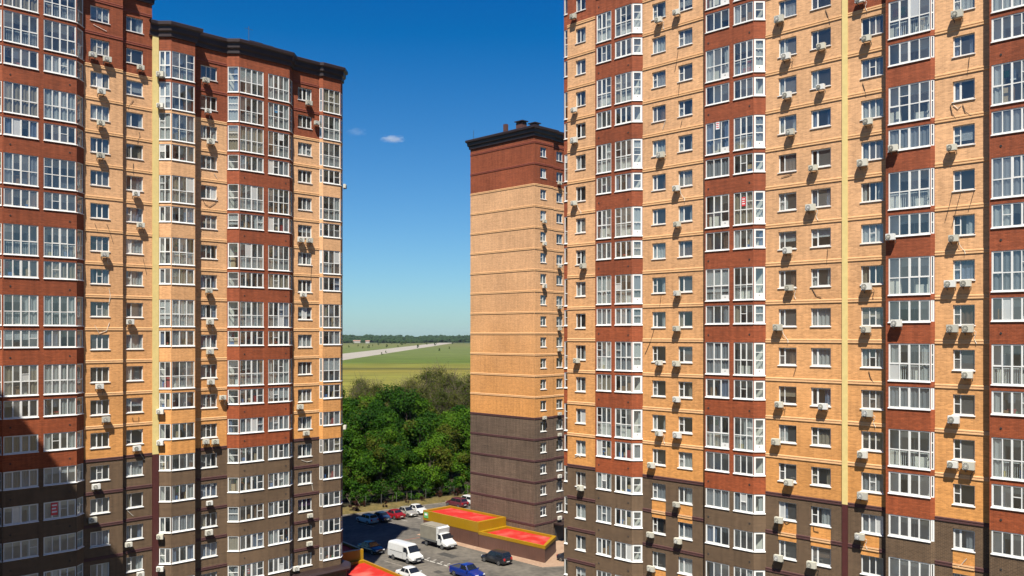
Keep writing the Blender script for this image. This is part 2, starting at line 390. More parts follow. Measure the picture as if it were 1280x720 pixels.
def pane_mesh(w_, h_):
    key = ('pane', round(w_, 2), round(h_, 2))
    if key not in _cache:
        mb = MB(); mb.face([(-w_ / 2, 0, -h_ / 2), (w_ / 2, 0, -h_ / 2), (w_ / 2, 0, h_ / 2), (-w_ / 2, 0, h_ / 2)], 'glass')
        _cache[key] = mb.mesh('pane')
    return _cache[key]
def sill_mesh(W, bay):
    key = ('sill', round(W, 2), bay)
    if key not in _cache:
        mb = MB(); o = .07; e = .03 if bay else .05
        mb.face([(-e, -o, -.03), (W + e, -o, -.03), (W + e, .10 if not bay else .02, .012), (-e, .10 if not bay else .02, .012)], 'white_metal')
        mb.face([(-e, -o, -.075), (W + e, -o, -.075), (W + e, -o, -.03), (-e, -o, -.03)], 'white_metal')
        mb.face([(-e, .0, -.075), (W + e, .0, -.075), (W + e, -o, -.075), (-e, -o, -.075)], 'white_metal')
        for x in (-e, W + e): mb.face([(x, -o, -.075), (x, 0, -.075), (x, .0, -.012), (x, -o, -.03)], 'white_metal')
        _cache[key] = mb.mesh('sill')
    return _cache[key]
def sheet(mb, x0, x1, z0, z1, y, mat, rnd, amp=.035):
    n = max(3, int((x1 - x0) / .09)); prev = None
    for i in range(n + 1):
        x = x0 + (x1 - x0) * i / n; yy = y + amp * math.sin(i * 1.9 + rnd.random() * .9)
        if prev: mb.face([(prev[0], prev[1], z0), (x, yy, z0), (x, yy, z1), (prev[0], prev[1], z1)], mat)
        prev = (x, yy)
def curtain_mesh(W, H, kind, mat, seed):
    key = ('cur', round(W, 2), round(H, 2), kind, mat, seed)
    if key in _cache: return _cache[key]
    rnd = random.Random(seed * 31 + 5); mb = MB(); y = .125; z0 = -.1; z1 = H + .1
    if kind == 'full': sheet(mb, 0, W, z0, z1, y, mat, rnd)
    elif kind == 'left': sheet(mb, 0, W * (.25 + .3 * rnd.random()), z0, z1, y, mat, rnd)
    elif kind == 'right': sheet(mb, W * (.45 + .3 * rnd.random()), W, z0, z1, y, mat, rnd)
    elif kind == 'pair':
        sheet(mb, 0, W * (.15 + .2 * rnd.random()), z0, z1, y, mat, rnd)
    elif kind == 'pair2': sheet(mb, W * (.65 + .2 * rnd.random()), W, z0, z1, y, mat, rnd)
    elif kind == 'blind':
        h = H * (.35 + .65 * rnd.random()); n = max(4, int(h / .055))
        for i in range(n):
            z = H - i * h / n; mb.face([(.05, .10, z - .05), (W - .05, .10, z - .05), (W - .05, .13, z - .005), (.05, .13, z - .005)], mat)
    elif kind == 'shade':
        h = H * (.3 + .5 * rnd.random()); mb.box(.05, W - .05, .10, .11, H - h, H, mat)
    _cache[key] = mb.mesh('curtain'); return _cache[key]
def rail_mesh(W):
    key = ('rail', round(W, 2))
    if key not in _cache:
        mb = MB(); n = max(3, int(W / .13))
        for i in range(n + 1):
            x = .03 + (W - .06) * i / n; mb.box(x - .012, x + .012, .17, .195, .02, 1.02, 'rail_white')
        mb.box(0, W, .165, .20, 1.02, 1.06, 'rail_white'); mb.box(0, W, .165, .20, .06, .09, 'rail_white')
        _cache[key] = mb.mesh('railing')
    return _cache[key]
for nm_, c_ in (('wood_brown', (.30, .17, .08)), ('cloth_red', (.45, .06, .05)), ('cloth_green', (.10, .30, .12)), ('cloth_blue', (.08, .20, .45)), ('card_tan', (.55, .40, .24)), ('cloth_white', (.85, .85, .82)), ('cloth_yellow', (.70, .50, .06))):
    plain(nm_, c_, .8)
def clutter_mesh(W, tall, seed):
    key = ('clut', round(W, 2), tall, seed)
    if key in _cache: return _cache[key]
    r = random.Random(seed * 17 + 3); mb = MB(); z = .05 if tall else -.25
    cols_ = ['wood_brown', 'cloth_red', 'cloth_green', 'cloth_blue', 'card_tan', 'card_tan', 'cloth_white', 'cloth_white', 'cloth_yellow', 'wood_brown']
    for i in range(r.randint(2, 4)):
        w_ = r.uniform(.25, .6); x = r.uniform(.05, max(.06, W - w_ - .05)); h_ = r.uniform(.35, 1.1); y = r.uniform(.24, .34)
        mb.box(x, x + w_, y, y + r.uniform(.15, .28), z, z + h_, r.choice(cols_))
    if r.random() < .5:                     # washing on a line
        n = r.randint(2, 4); x = .1
        for i in range(n):
            w_ = r.uniform(.2, .42); h_ = r.uniform(.35, .7); zt = 2.2 if tall else 1.3
            if x + w_ > W: break
            mb.box(x, x + w_, .42, .44, zt - h_, zt, r.choice(cols_)); x += w_ + r.uniform(.03, .2)
    _cache[key] = mb.mesh('stored_items'); return _cache[key]
def drapes(wo, W, H, kind, mat, seed):
    link('curtain', curtain_mesh(W, H, kind, mat, seed), wo)
    if kind == 'pair': link('curtain', curtain_mesh(W, H, 'pair2', mat, seed), wo)
def add_window(tower, P, e, s0, s1, z0, H, cols, bay, tall, opt='', recess=.12, single=False, rnd=random):
    """a window in the facet starting at plan point P with unit direction e, from s0 to s1, sill height z0"""
    W = s1 - s0; out = Vector((e.y, -e.x)); o3 = P + e * s0 - out * recess
    ang = math.atan2(e.y, e.x); seed = rnd.randrange(4)
    frame, panes, glz = win_meshes(W, H, cols, tall, opt, seed, bay)
    wo = link('window', frame, tower, (o3.x, o3.y, z0), ang)
    if single:
        for q in panes:
            p = link('pane', pane_mesh(q[1] - q[0], q[3] - q[2]), wo, ((q[0] + q[1]) / 2, .038, (q[2] + q[3]) / 2))
            p.rotation_euler = (rnd.gauss(0, .006), 0, rnd.gauss(0, .006))
    else: stuff(link('glazing', glz, wo))
    if W > .45:
        link('sill', sill_mesh(W, bay), wo, (0, -recess + (.0 if bay else .0), 0))
    r = rnd.random(); cm = rnd.choice(['curtain_white', 'curtain_white', 'curtain_white', 'curtain_white', 'curtain_grey', 'curtain_grey', 'curtain_beige', 'curtain_blue', 'curtain_brown'])
    sd_ = rnd.randrange(5)
    if bay:
        if W > .8:
            if r < .16: link('curtain', curtain_mesh(W, H, 'full', rnd.choice(['curtain_white', 'curtain_grey', 'curtain_grey', 'curtain_beige']), sd_), wo)
            elif r < .44: drapes(wo, W, H, rnd.choice(['left', 'right', 'pair']), cm, sd_)
            elif r < .49: link('blind', curtain_mesh(W, H, 'blind', 'blind_white', sd_), wo)
        if W > 1.0 and rnd.random() < .38: stuff(link('stored_items', clutter_mesh(W, tall, rnd.randrange(7)), wo))
        if tall and rnd.random() < .7: link('railing', rail_mesh(W), wo)
    else:
        if r < .27: link('curtain', curtain_mesh(W, H, 'full', cm, sd_), wo)
        elif r < .68: drapes(wo, W, H, rnd.choice(['left', 'right', 'pair', 'pair']), cm, sd_)
        elif r < .75: link('blind', curtain_mesh(W, H, 'blind', 'blind_white', sd_), wo)
        elif r < .81: link('curtain', curtain_mesh(W, H, 'shade', rnd.choice(['curtain_plum', 'curtain_beige', 'blind_white', 'curtain_brown']), sd_), wo)
    return wo

# ------------------------------------------------------------------ towers
STOREY = 3.0
class Tower:
    def __init__(s, name, label, Y0, U0, side, frac):
        s.Y0, s.U0, s.side, s.frac = Y0, U0, side, frac           # side 'A': wall turns away to the right; 'C': to the left
        if side == 'A': loc = ((U0 - Y0) / S2, (U0 + Y0) / S2, 0); rz = math.radians(45)
        else: loc = ((U0 + Y0) / S2, (Y0 - U0) / S2, 0); rz = math.radians(-45)
        s.rz = rz; s.o = thing(name, label, 'building', loc, rz); s.rnd = random.Random(len(name) * 13 + ord(side)); s.outline = []
        s.walls = []
    def ux(s, px, y=0.0):
        t = (px - CX) / F; yl = s.Y0 + y
        return (yl * (1 + t) / (1 - t) if s.side == 'A' else -yl * (1 - t) / (1 + t)) - s.U0
    def depth(s, x, y):
        ul, yl = x + s.U0, y + s.Y0
        return (ul + yl) / S2 if s.side == 'A' else (yl - ul) / S2
    def zpx(s, py, x, y): return CH - (py - HY) * s.depth(x, y) / F
    def world(s, x, y, z):
        ul, yl = x + s.U0, y + s.Y0
        return Vector(((ul - yl) / S2, (ul + yl) / S2, z) if s.side == 'A' else ((ul + yl) / S2, (yl - ul) / S2, z))
    def B(s, k): return CH + (k + s.frac) * STOREY
    def facet(s, P, Q, zb, zt, zones, openings, name='wall', recess=.12, reveal='white_pvc'):
        P = Vector(P); Q = Vector(Q); Ln = (Q - P).length; e = (Q - P) / Ln; out = Vector((e.y, -e.x))
        ss = sorted({0.0, Ln} | {round(v, 4) for o in openings for v in o[:2]})
        zs = sorted({zb, zt} | {round(v, 4) for o in openings for v in o[2:4]} | {z for z, _ in zones if zb < z < zt})
        mb = MB(); u0 = P.x + P.y
        def pt(a, z, d=0.0): q = P + e * a - out * d; return (q.x, q.y, z)
        def matat(z):
            mt = zones[0][1]
            for zz, nm in zones:
                if z >= zz: mt = nm
            return mt
        for i in range(len(ss) - 1):
            a, b = ss[i], ss[i + 1]; mid = (a + b) / 2
            mine = [o for o in openings if o[0] < mid < o[1]]
            start = None; run = None
            for j in range(len(zs) - 1):
                c, d = zs[j], zs[j + 1]; zm = (c + d) / 2
                hole = any(o[2] < zm < o[3] for o in mine); mt = None if hole else matat(zm)
                if mt != run:
                    if run: mb.face([pt(a, start), pt(b, start), pt(b, c), pt(a, c)], run, [(u0 + a, start), (u0 + b, start), (u0 + b, c), (u0 + a, c)])
                    run = mt; start = c
            if run: mb.face([pt(a, start), pt(b, start), pt(b, zs[-1]), pt(a, zs[-1])], run, [(u0 + a, start), (u0 + b, start), (u0 + b, zs[-1]), (u0 + a, zs[-1])])
        for a, b, c, d in openings:
            mt = matat((c + d) / 2); r = recess
            mb.face([pt(a, c), pt(a, c, r), pt(a, d, r), pt(a, d)], mt); mb.face([pt(b, c, r), pt(b, c), pt(b, d), pt(b, d, r)], mt)
            mb.face([pt(a, d), pt(a, d, r), pt(b, d, r), pt(b, d)], mt); mb.face([pt(a, c, r), pt(a, c), pt(b, c), pt(b, c, r)], mt)
        return mb.build(name, s.o), P, e, Ln
    def flat_wall(s, P, Q, zb, zt, zones, cols, kmin, kmax, recess=.13, ztop=-.39, wh=1.36, single=()):
        """a wall with ordinary windows; cols = [(px_left, px_right, pane widths)]"""
        y = P[1]; ops = []; wins = []
        for pa, pb, pans in cols:
            a = s.ux(pa, y) - P[0]; b = s.ux(pb, y) - P[0]
            for k in range(kmin, kmax + 1):
                z1 = s.B(k) + ztop; ops.append((a, b, z1 - wh, z1)); wins.append((a, b, z1 - wh, pans, pa))
        ob, PP, e, Ln = s.facet(P, Q, zb, zt, zones, ops, recess=recess)
        for a, b, z0, pans, pa in wins:
            add_window(s.o, PP, e, a, b, z0, wh, pans, False, False, '', recess, (pa in single), s.rnd)
        s.walls.append((P[0], Q[0], y)); return ob
    def bay_facet(s, P, Q, zb, zt, zones, groups, rows, single=False):
        """a facet of a glazed balcony bay; groups = [(s0, s1, panes, option)], rows = [(k, tall)]"""
        ops = []; wins = []
        for a, b, pans, opt in groups:
            for k, tall in rows:
                h = 2.6 if tall else 1.5; z1 = s.B(k); ops.append((a, b, z1 - h, z1)); wins.append((a, b, z1 - h, h, pans, opt, tall))
        ob, PP, e, Ln = s.facet(P, Q, zb, zt, zones, ops, name='bay_wall', recess=.045)
        for a, b, z0, h, pans, opt, tall in wins:
            add_window(s.o, PP, e, a, b, z0, h, pans, True, tall, opt, .03, single and opt != 'joined', s.rnd)
        s.walls.append((PP.x, Q[0], (PP.y + Q[1]) / 2)); return ob
    def bands(s, P, Q, ks, style, gaps=()):
        for k in ks:
            z = s.B(k); mt = style(k); mb = MB()
            prof = [(0.002, z - .01), (.055, z), (.055, z + .095), (.022, z + .11), (.022, z + .15), (.055, z + .165), (.055, z + .25), (.002, z + .275)]
            if P[0] != Q[0] or P[1] != Q[1]:
                sweep([P, Q], prof, mt, mb)
                e = (Vector(Q) - Vector(P)).normalized(); out = Vector((e.y, -e.x))
                for c in (P, Q): mb.face([(c[0] + out.x * o, c[1] + out.y * o, zz) for o, zz in prof], mt)
            mb.build('string_course', s.o)
    def slabs(s, path, ks, depth=2.3):
        inner = offset_path(path, -.07)
        for k in ks:
            z0 = s.B(k) - 2.95; z1 = s.B(k) - 2.70; mb = MB()
            poly = inner + [(inner[-1][0], max(p[1] for p in inner) + depth), (inner[0][0], max(p[1] for p in inner) + depth)]
            mb.face([(x, y, z1) for x, y in poly], 'slab'); mb.face([(x, y, z0) for x, y in reversed(poly)], 'room')
            for i in range(len(inner) - 1):
                mb.face([(*inner[i], z0), (*inner[i + 1], z0), (*inner[i + 1], z1), (*inner[i], z1)], 'slab')
            mb.build('floor_slab', s.o)
    def inner_wall(s, x0, x1, y, zb, zt, ks):
        ops = []; n = max(1, int((x1 - x0) / 2.8)); wd = (x1 - x0) / n
        for i in range(n):
            a = i * wd + wd * .22; b = i * wd + wd * .80
            for k in ks: ops.append((a, (a + b) / 2, s.B(k) - 2.65, s.B(k) - .6)); ops.append(((a + b) / 2 + .001, b, s.B(k) - 1.9, s.B(k) - .6))
        s.facet((x0, y), (x1, y), zb, zt, [(0, 'plaster')], ops, name='balcony_back_wall', recess=.3)
    def core(s, x0, x1, y, zb, zt):
        mb = MB(); mb.face([(x0, y, zb), (x1, y, zb), (x1, y, zt), (x0, y, zt)], 'room'); mb.build('room_back_wall', s.o)
    def cornice(s, path, zb, zt=None):
        mb = MB()
        sweep(path, [(.004, zb), (.16, zb + .02), (.18, zb + .38), (.34, zb + .55), (.37, zb + .95), (.56, zb + 1.08), (.58, zb + 1.36), (.50, zb + 1.42), (-.3, zb + 1.50)], 'cornice', mb)
        mb.build('cornice', s.o)

def rows_for(kmin, kmax, smax, slow):
    return [(k, not (k <= slow or (k % 2 == 0 and k <= smax))) for k in range(kmin, kmax + 1)]

# ---- left tower -----------------------------------------------------------
TA = Tower('apartment_tower', 'stepped apartment tower with a lower roof section and a diagonal shadow across its base', 83.6, 40.0, 'A', .14)
A = TA
ZA2 = 58.7; ZA1 = 61.7
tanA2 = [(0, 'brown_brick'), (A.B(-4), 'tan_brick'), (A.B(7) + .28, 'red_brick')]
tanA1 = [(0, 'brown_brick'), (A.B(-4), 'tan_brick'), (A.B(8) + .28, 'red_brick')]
redA = [(0, 'brown_brick'), (A.B(-4) + .0, 'red_brick')]
def styleA(top):
    return lambda k: 'red_band' if k > top else ('cream_band' if k > -4 else 'maroon_band')
BA = .9
rows1 = rows_for(-8, 10, 8, -3); rows2 = rows_for(-8, 9, 6, -3)
yb1 = -.45 - BA
L1 = A.ux(3, yb1); R1 = A.ux(96, yb1)
p0 = (L1 - BA - 6.5, -.45); p1 = (L1 - BA, -.45); p2 = (L1, yb1); p3 = (R1, yb1); p4 = (R1 + BA, -.45); p5 = (A.ux(153.5, -.45), -.45)
p6 = (p5[0], 0.0); p7 = (A.ux(190), 0.0)
c2 = A.ux(214, -BA); p8 = (c2 - BA, 0.0); p9 = (c2, -BA); p10 = (A.ux(244, -BA), -BA); p11 = (p10[0], 0.0)
c3 = A.ux(299, -BA); p12 = (c3 - BA, 0.0); p13 = (c3, -BA); p14 = (A.ux(362, -BA), -BA); p15 = (p14[0] + BA, 0.0)
c4 = A.ux(403.5, -.3); p16 = (c4 - .3, 0.0); p17 = (c4, -.3); p18 = (A.ux(425.8, -.3), -.3); p19 = (p18[0] + .8, .5); p20 = (p19[0], 15.0)
ZG = 3.75
def chamfer(P, Q): return (Vector(Q) - Vector(P)).length
mg = .07
# section with the left red bay
A.flat_wall(p0, p1, ZG, ZA1, tanA1, [], -8, 10)
A.bay_facet(p1, p2, ZG, ZA1, redA, [(mg, chamfer(p1, p2) - mg, (1,), '')], rows1)
g = lambda a, b, P, y: (A.ux(a, y) - P[0], A.ux(b, y) - P[0])
A.bay_facet(p2, p3, ZG, ZA1, redA, [(*g(4.2, 48, p2, yb1), (1, 1, 1, 1), ''), (*g(54.5, 95.2, p2, yb1), (1, 1, 1, 1), '')], rows1)
A.bay_facet(p3, p4, ZG, ZA1, redA, [(mg, chamfer(p3, p4) - mg, (1,), '')], rows1)
A.flat_wall(p4, p5, ZG, ZA1, tanA1, [(113, 137, (1.15, 1, 1.15))], -8, 10)
A.facet(p5, p6, ZG, ZA1, tanA1, [])
A.flat_wall(p6, p7, ZG, ZA1, tanA1, [(158, 179, (.7, 1.7))], -8, 10)
# yellow joint strip between the two sections
mb = MB(); jy = -.12
x0j, x1j = p7[0] + .02, p8[0] + .03
mb.box(x0j, x1j, jy, .3, A.B(-4) + .1, ZA2 + .6, 'joint_yellow'); mb.build('joint_strip', A.o)
mb = MB(); mb.box(x0j, x1j, jy + .01, .3, 0.0, A.B(-4) + .1, 'joint_maroon', 't'); mb.build('joint_strip', A.o)
for (P, Q, grp) in ((p8, p9, [(mg + .04, chamfer(p8, p9) - .05, (1, 1), '')]), (p9, p10, [(.05, p10[0] - p9[0] - .06, (1, 1, 1), '')])):
    A.bay_facet(P, Q, ZG, ZA2, tanA2, grp, rows2)
A.facet(p10, p11, ZG, ZA2, tanA2, [])
A.flat_wall(p11, p12, ZG, ZA2, tanA2, [(251, 271.5, (1.1, 1, 1.1))], -8, 9)
A.bay_facet(p12, p13, ZG, ZA2, redA, [(.10, chamfer(p12, p13) - .06, (1,), '')], rows2)
A.bay_facet(p13, p14, ZG, ZA2, redA, [(*g(299.6, 329.7, p13, -BA), (1, 1, 1, 1), ''), (*g(335.2, 361.6, p13, -BA), (1, 1, 1, 1), '')], rows2)
A.bay_facet(p14, p15, ZG, ZA2, redA, [(mg, chamfer(p14, p15) - mg, (1,), '')], rows2)
A.flat_wall(p15, p16, ZG, ZA2, tanA2, [(372.5, 390, (1.1, 1, 1.1))], -8, 9)
A.bay_facet(p16, p17, ZG, ZA2, tanA2, [(.05, chamfer(p16, p17) - .04, (1,), '')], rows2)
A.bay_facet(p17, p18, ZG, ZA2, tanA2, [(.05, p18[0] - p17[0] - .06, (1, 1, 1), '')], rows2)
A.bay_facet(p18, p19, ZG, ZA2, tanA2, [(mg, chamfer(p18, p19) - mg, (1,), '')], rows2)
A.facet(p19, p20, 0, ZA2, tanA2, [])
for P, Q in ((p0, p1), (p4, p5), (p6, p7)): A.bands(P, Q, range(-8, 11), styleA(8))
A.bands(p11, p12, range(-8, 10), styleA(7)); A.bands(p15, p16, range(-8, 10), styleA(7))
out1 = [p0, p1, p2, p3, p4, p5, p6, p7]; out2 = [p8, p9, p10, p11, p12, p13, p14, p15, p16, p17, p18, p19]
A.slabs(out1, range(-8, 12)); A.slabs(out2, range(-8, 11))
A.core(p0[0], p7[0], 2.25, ZG, ZA1); A.core(p7[0], p19[0] - .05, 2.26, ZG, ZA2)
A.inner_wall(p1[0], p4[0], -.40, ZG, ZA1, range(-8, 11))
A.inner_wall(p8[0], p11[0], .05, ZG, ZA2, range(-8, 10)); A.inner_wall(p12[0], p15[0], .05, ZG, ZA2, range(-8, 10)); A.inner_wall(p16[0] + .1, p19[0] - .2, .95, ZG, ZA2, range(-8, 10))
# roofs, end walls of the taller section, back
mb = MB(); i1 = offset_path(out1, -.05)
mb.face([(x, y, ZA1 + .3) for x, y in i1 + [(p7[0], 15), (p0[0], 15)]], 'roof_felt'); mb.build('roof', A.o)
mb = MB(); i2 = offset_path(out2, -.05)
mb.face([(x, y, ZA2 + .3) for x, y in i2 + [(p19[0], 15), (p8[0], 15)]], 'roof_felt'); rfA = mb.build('roof', A.o)
A.facet((p7[0] - .01, 0), (p7[0] - .01, 15), ZA2, ZA1, [(0, 'red_brick')], [])
A.facet(p20, (p0[0], 15), 0, ZA2, [(0, 'tan_brick')], [])
A.facet((p0[0], 15), p0, 0, ZA1, [(0, 'tan_brick')], [])
A.cornice(out1 + [(p7[0], 15)], ZA1); A.cornice([(p8[0] - .9, 0.0)] + out2 + [p20], ZA2)
# ground floor and the ledge above it
gpath = [p0, (p1[0], yb1), (p4[0], yb1), (p5[0], -BA), (p18[0], -BA), (p19[0] + .1, 0.3), (p19[0] + .1, 15)]
mb = MB(); sweep(gpath, [(.3, 0), (.3, ZG - .02)], 'brown_brick', mb); mb.build('ground_floor_wall', A.o)
mb = MB(); sweep(gpath, [(-.9, ZG + .36), (.55, ZG + .30), (.75, ZG + .1), (.7, ZG - .12), (.3, ZG - .15)], 'cornice', mb); mb.build('ledge', A.o)
def vent(par, x, y, z, sx, sy, h, cap=True):
    mb = MB(); mb.box(x, x + sx, y, y + sy, z, z + h, 'vent_dark', 'd'); v = mb.build('roof_vent', par)
    if cap:
        mb = MB(); mb.box(x - .18, x + sx + .18, y - .18, y + sy + .18, z + h + .15, z + h + .28, 'cornice')
        for cx in (x + .05, x + sx - .13):
            for cy in (y + .05, y + sy - .13): mb.box(cx, cx + .08, cy, cy + .08, z + h, z + h + .15, 'cornice', 'td')
        mb.build('vent_cap', v)
vent(A.o, A.ux(313, 1.5), 1.4, ZA2 + .3, 1.1, 1.0, 1.9); vent(A.o, A.ux(327, 1.5), 1.4, ZA2 + .3, 1.1, 1.0, 1.85)
vent(A.o, A.ux(240, 1.0), .6, ZA2 + .3, 1.2, 1.0, 1.25, False)
mb = MB(); xx = A.ux(311, 2); mb.tube([(xx, 2.0, ZA2 + .3), (xx, 2.0, ZA2 + 4.2)], .03, 'cable_dark', 5); mb.tube([(xx - .5, 2, ZA2 + 3.9), (xx + .5, 2, ZA2 + 3.9)], .02, 'cable_dark', 4); mb.build('aerial', A.o)

# ---- right tower ----------------------------------------------------------
TC = Tower('apartment_tower', 'apartment tower rising out of view with tan infill panels under its brown storey windows', 62.86, -40.0, 'C', .80)
C = TC
ZC1 = 67.5; ZC2 = 61.5
tanC1 = [(0, 'brown_brick'), (C.B(-5), 'tan_brick'), (C.B(9) + .28, 'red_brick')]
tanC2 = [(0, 'brown_brick'), (C.B(-5), 'tan_brick'), (C.B(7) + .28, 'red_brick')]
redC = [(0, 'brown_brick'), (C.B(-5), 'red_brick')]
def styleC(top): return lambda k: 'red_band' if k > top else ('cream_band' if k > -5 else 'maroon_band')
BC = .68
rowsC1 = rows_for(-8, 10, 20, -4); rowsC2 = rows_for(-8, 8, 20, -4)
ZGC = 3.2
xe = C.ux(709.4)
q0 = (xe, 5.2); q1 = (xe - .72, 4.5); q2 = (xe - .72, .3); q3 = (xe, .3); q4 = (xe, 0.0)
b1 = C.ux(744.2, -BC); q5 = (b1, 0.0); q6 = (b1, -BC); q7 = (C.ux(790, -BC), -BC); q8 = (q7[0] + BC, 0.0)
b2 = C.ux(880.8, -BC); q9 = (b2, 0.0); q10 = (b2, -BC); q11 = (C.ux(942, -BC), -BC); q12 = (q11[0] + BC, 0.0)
q13 = (C.ux(1053), 0.0); q14 = (C.ux(1060), 0.0)
b3 = C.ux(1107.2, -BC); q15 = (b3, 0.0); q16 = (b3, -BC); q17 = (C.ux(1163.3, -BC), -BC); q18 = (q17[0] + .21, -.47)
b4 = C.ux(1236.8, -1.15); q19 = (b4, -.47); q20 = (b4, -1.15); q21 = (b4 + 5.6, -1.15); q22 = (q21[0] + BC, -.47); q23 = (q22[0] + 6, -.47)
h = lambda a, b, P, y: (C.ux(a, y) - P[0], C.ux(b, y) - P[0])
C.facet((xe, 16), q0, 0, ZC1, tanC1, [])
C.facet(q0, q1, 0, ZC1, redC, []); C.facet(q1, q2, 0, ZC1, redC, [])
C.bay_facet(q2, q3, 0, ZC1, redC, [(.05, .68, (1,), '')], rowsC1)
C.facet(q3, q4, 0, ZC1, tanC1, [])
C.flat_wall(q4, q5, ZGC, ZC1, tanC1, [(719.5, 732, (1, 1.4))], -8, 10)
C.facet(q5, q6, ZGC, ZC1, redC, [])
C.bay_facet(q6, q7, ZGC, ZC1, redC, [(*h(745.6, 764, q6, -BC), (1, 1, 1), ''), (*h(768.6, 789.6, q6, -BC), (1, 1, 1), '')], rowsC1)
C.bay_facet(q7, q8, ZGC, ZC1, redC, [(.03, chamfer(q7, q8) - .04, (1,), 'panel_all')], rowsC1)
C.flat_wall(q8, q9, ZGC, ZC1, tanC1, [(815, 832, (.62, 1.5)), (847.5, 865.5, (.72, 1.5))], -8, 10)
C.facet(q9, q10, ZGC, ZC1, redC, [])
C.bay_facet(q10, q11, ZGC, ZC1, redC, [(*h(882.0, 911.5, q10, -BC), (1, 1, 1), 'panel_last'), (*h(917, 941.5, q10, -BC), (1, 1, 1), '')], rowsC1)
C.bay_facet(q11, q12, ZGC, ZC1, redC, [(.03, chamfer(q11, q12) - .05, (1,), 'panel_all')], rowsC1)
C.flat_wall(q12, q13, ZGC, ZC1, tanC1, [(973, 995.5, (.62, 1.5)), (1013.5, 1038.5, (.62, 1.5))], -8, 10)
C.flat_wall(q14, q15, ZGC, ZC2, tanC2, [(1076, 1104, (1, .85, 1))], -8, 8)
C.facet(q15, q16, ZGC, ZC2, redC, [])
C.bay_facet(q16, q17, ZGC, ZC2, redC, [(*h(1110.6, 1163, q16, -BC), (1, 1, 1, 1), '')], rowsC2, single=True)
C.bay_facet(q17, q18, ZGC, ZC2, redC, [(.02, chamfer(q17, q18) - .03, (1,), '')], rowsC2)
C.flat_wall(q18, q19, ZGC, ZC2, tanC2, [(1191, 1218.5, (.62, 1.4))], -8, 8, single=(1191,))
C.facet(q19, q20, ZGC, ZC2, redC, [])
C.bay_facet(q20, q21, ZGC, ZC2, redC, [(*h(1239.3, 1291, q20, -1.15), (1, 1, 1, 1), ''), (*h(1300, 1350, q20, -1.15), (1, 1, 1, 1), 'joined')], rowsC2, single=True)
C.bay_facet(q21, q22, ZGC, ZC2, redC, [], []); C.flat_wall(q22, q23, ZGC, ZC2, tanC2, [], -8, 8); C.facet(q23, (q23[0], 16), 0, ZC2, tanC2, [])
C.facet((q23[0], 16), (xe, 16), 0, ZC2, [(0, 'tan_brick')], [])
mb = MB(); mb.box(q13[0] + .002, q14[0] - .002, -.09, .3, C.B(-5) + .1, ZC2 + 3, 'joint_yellow'); mb.build('joint_strip', C.o)
mb = MB(); mb.box(q13[0] + .002, q14[0] - .002, -.08, .3, 0, C.B(-5) + .1, 'joint_maroon', 't'); mb.build('joint_strip', C.o)
for P, Q in ((q4, q5), (q8, q9), (q12, q13)): C.bands(P, Q, range(-9, 12), styleC(9))
for P, Q in ((q14, q15), (q18, q19), (q22, q23)): C.bands(P, Q, range(-9, 10), styleC(7))
outC1 = [q4, q5, q6, q7, q8, q9, q10, q11, q12, q13]; outC2 = [q14, q15, q16, q17, q18, q19, q20, q21, q22, q23]
C.slabs(outC1, range(-9, 13)); C.slabs(outC2, range(-9, 11))
C.core(q4[0] + .05, q14[0], 2.25, ZGC, ZC1); C.core(q14[0], q23[0], 2.26, ZGC, ZC2)
C.inner_wall(q5[0], q8[0], .05, ZGC, ZC1, range(-9, 12)); C.inner_wall(q9[0], q12[0], .05, ZGC, ZC1, range(-9, 12))
C.inner_wall(q15[0], q18[0], .05, ZGC, ZC2, range(-9, 10)); C.inner_wall(q19[0], q22[0], -.40, ZGC, ZC2, range(-9, 10))
mb = MB(); mb.face([(x, y, ZC1 + .3) for x, y in offset_path(outC1, -.05) + [(q13[0], 16), (xe, 16)]], 'roof_felt'); mb.build('roof', C.o)
mb = MB(); mb.face([(x, y, ZC2 + .3) for x, y in offset_path(outC2, -.05) + [(q23[0], 16), (q14[0], 16)]], 'roof_felt'); mb.build('roof', C.o)
C.facet((q13[0] + .05, 0), (q13[0] + .05, 16), ZC2, ZC1, [(0, 'red_brick')], [])
C.cornice([(xe, 16)] + [q4] + outC1[1:] + [(q13[0], 16)], ZC1); C.cornice(outC2, ZC2)
mb = MB(); sweep([q4, q5, (q6[0], -BC), (q17[0], -BC), (q19[0], -1.15), (q22[0], -1.15), q23], [(.02, 0), (.02, ZGC)], 'brown_brick', mb); mb.build('ground_floor_wall', C.o)
# tan infill panels under some windows of the brown storeys
for pa, pb, y, P in ((815, 832, 0, q8), (847.5, 865.5, 0, q8), (973, 995.5, 0, q12), (1013.5, 1038.5, 0, q12), (1076, 1099, 0, q14), (1191, 1218.5, -.47, q18)):
    for k in (-5, -7):
        xa, xb = C.ux(pa, y), C.ux(pb, y); z1 = C.B(k) - 1.75 - .10; z0 = C.B(k - 1) - .39
        mb = MB(); mb.box(xa, xb, y - .008, y + .05, z0, z1, 'tan_brick', 'b'); ip = mb.build('infill_panel', C.o)
        z = C.B(k - 1); mb = MB(); mb.box(xa, xb, y - .075, y, z - .005, z + .10, 'cream_band'); mb.box(xa, xb, y - .075, y, z + .16, z + .26, 'cream_band'); mb.build('string_course', ip)
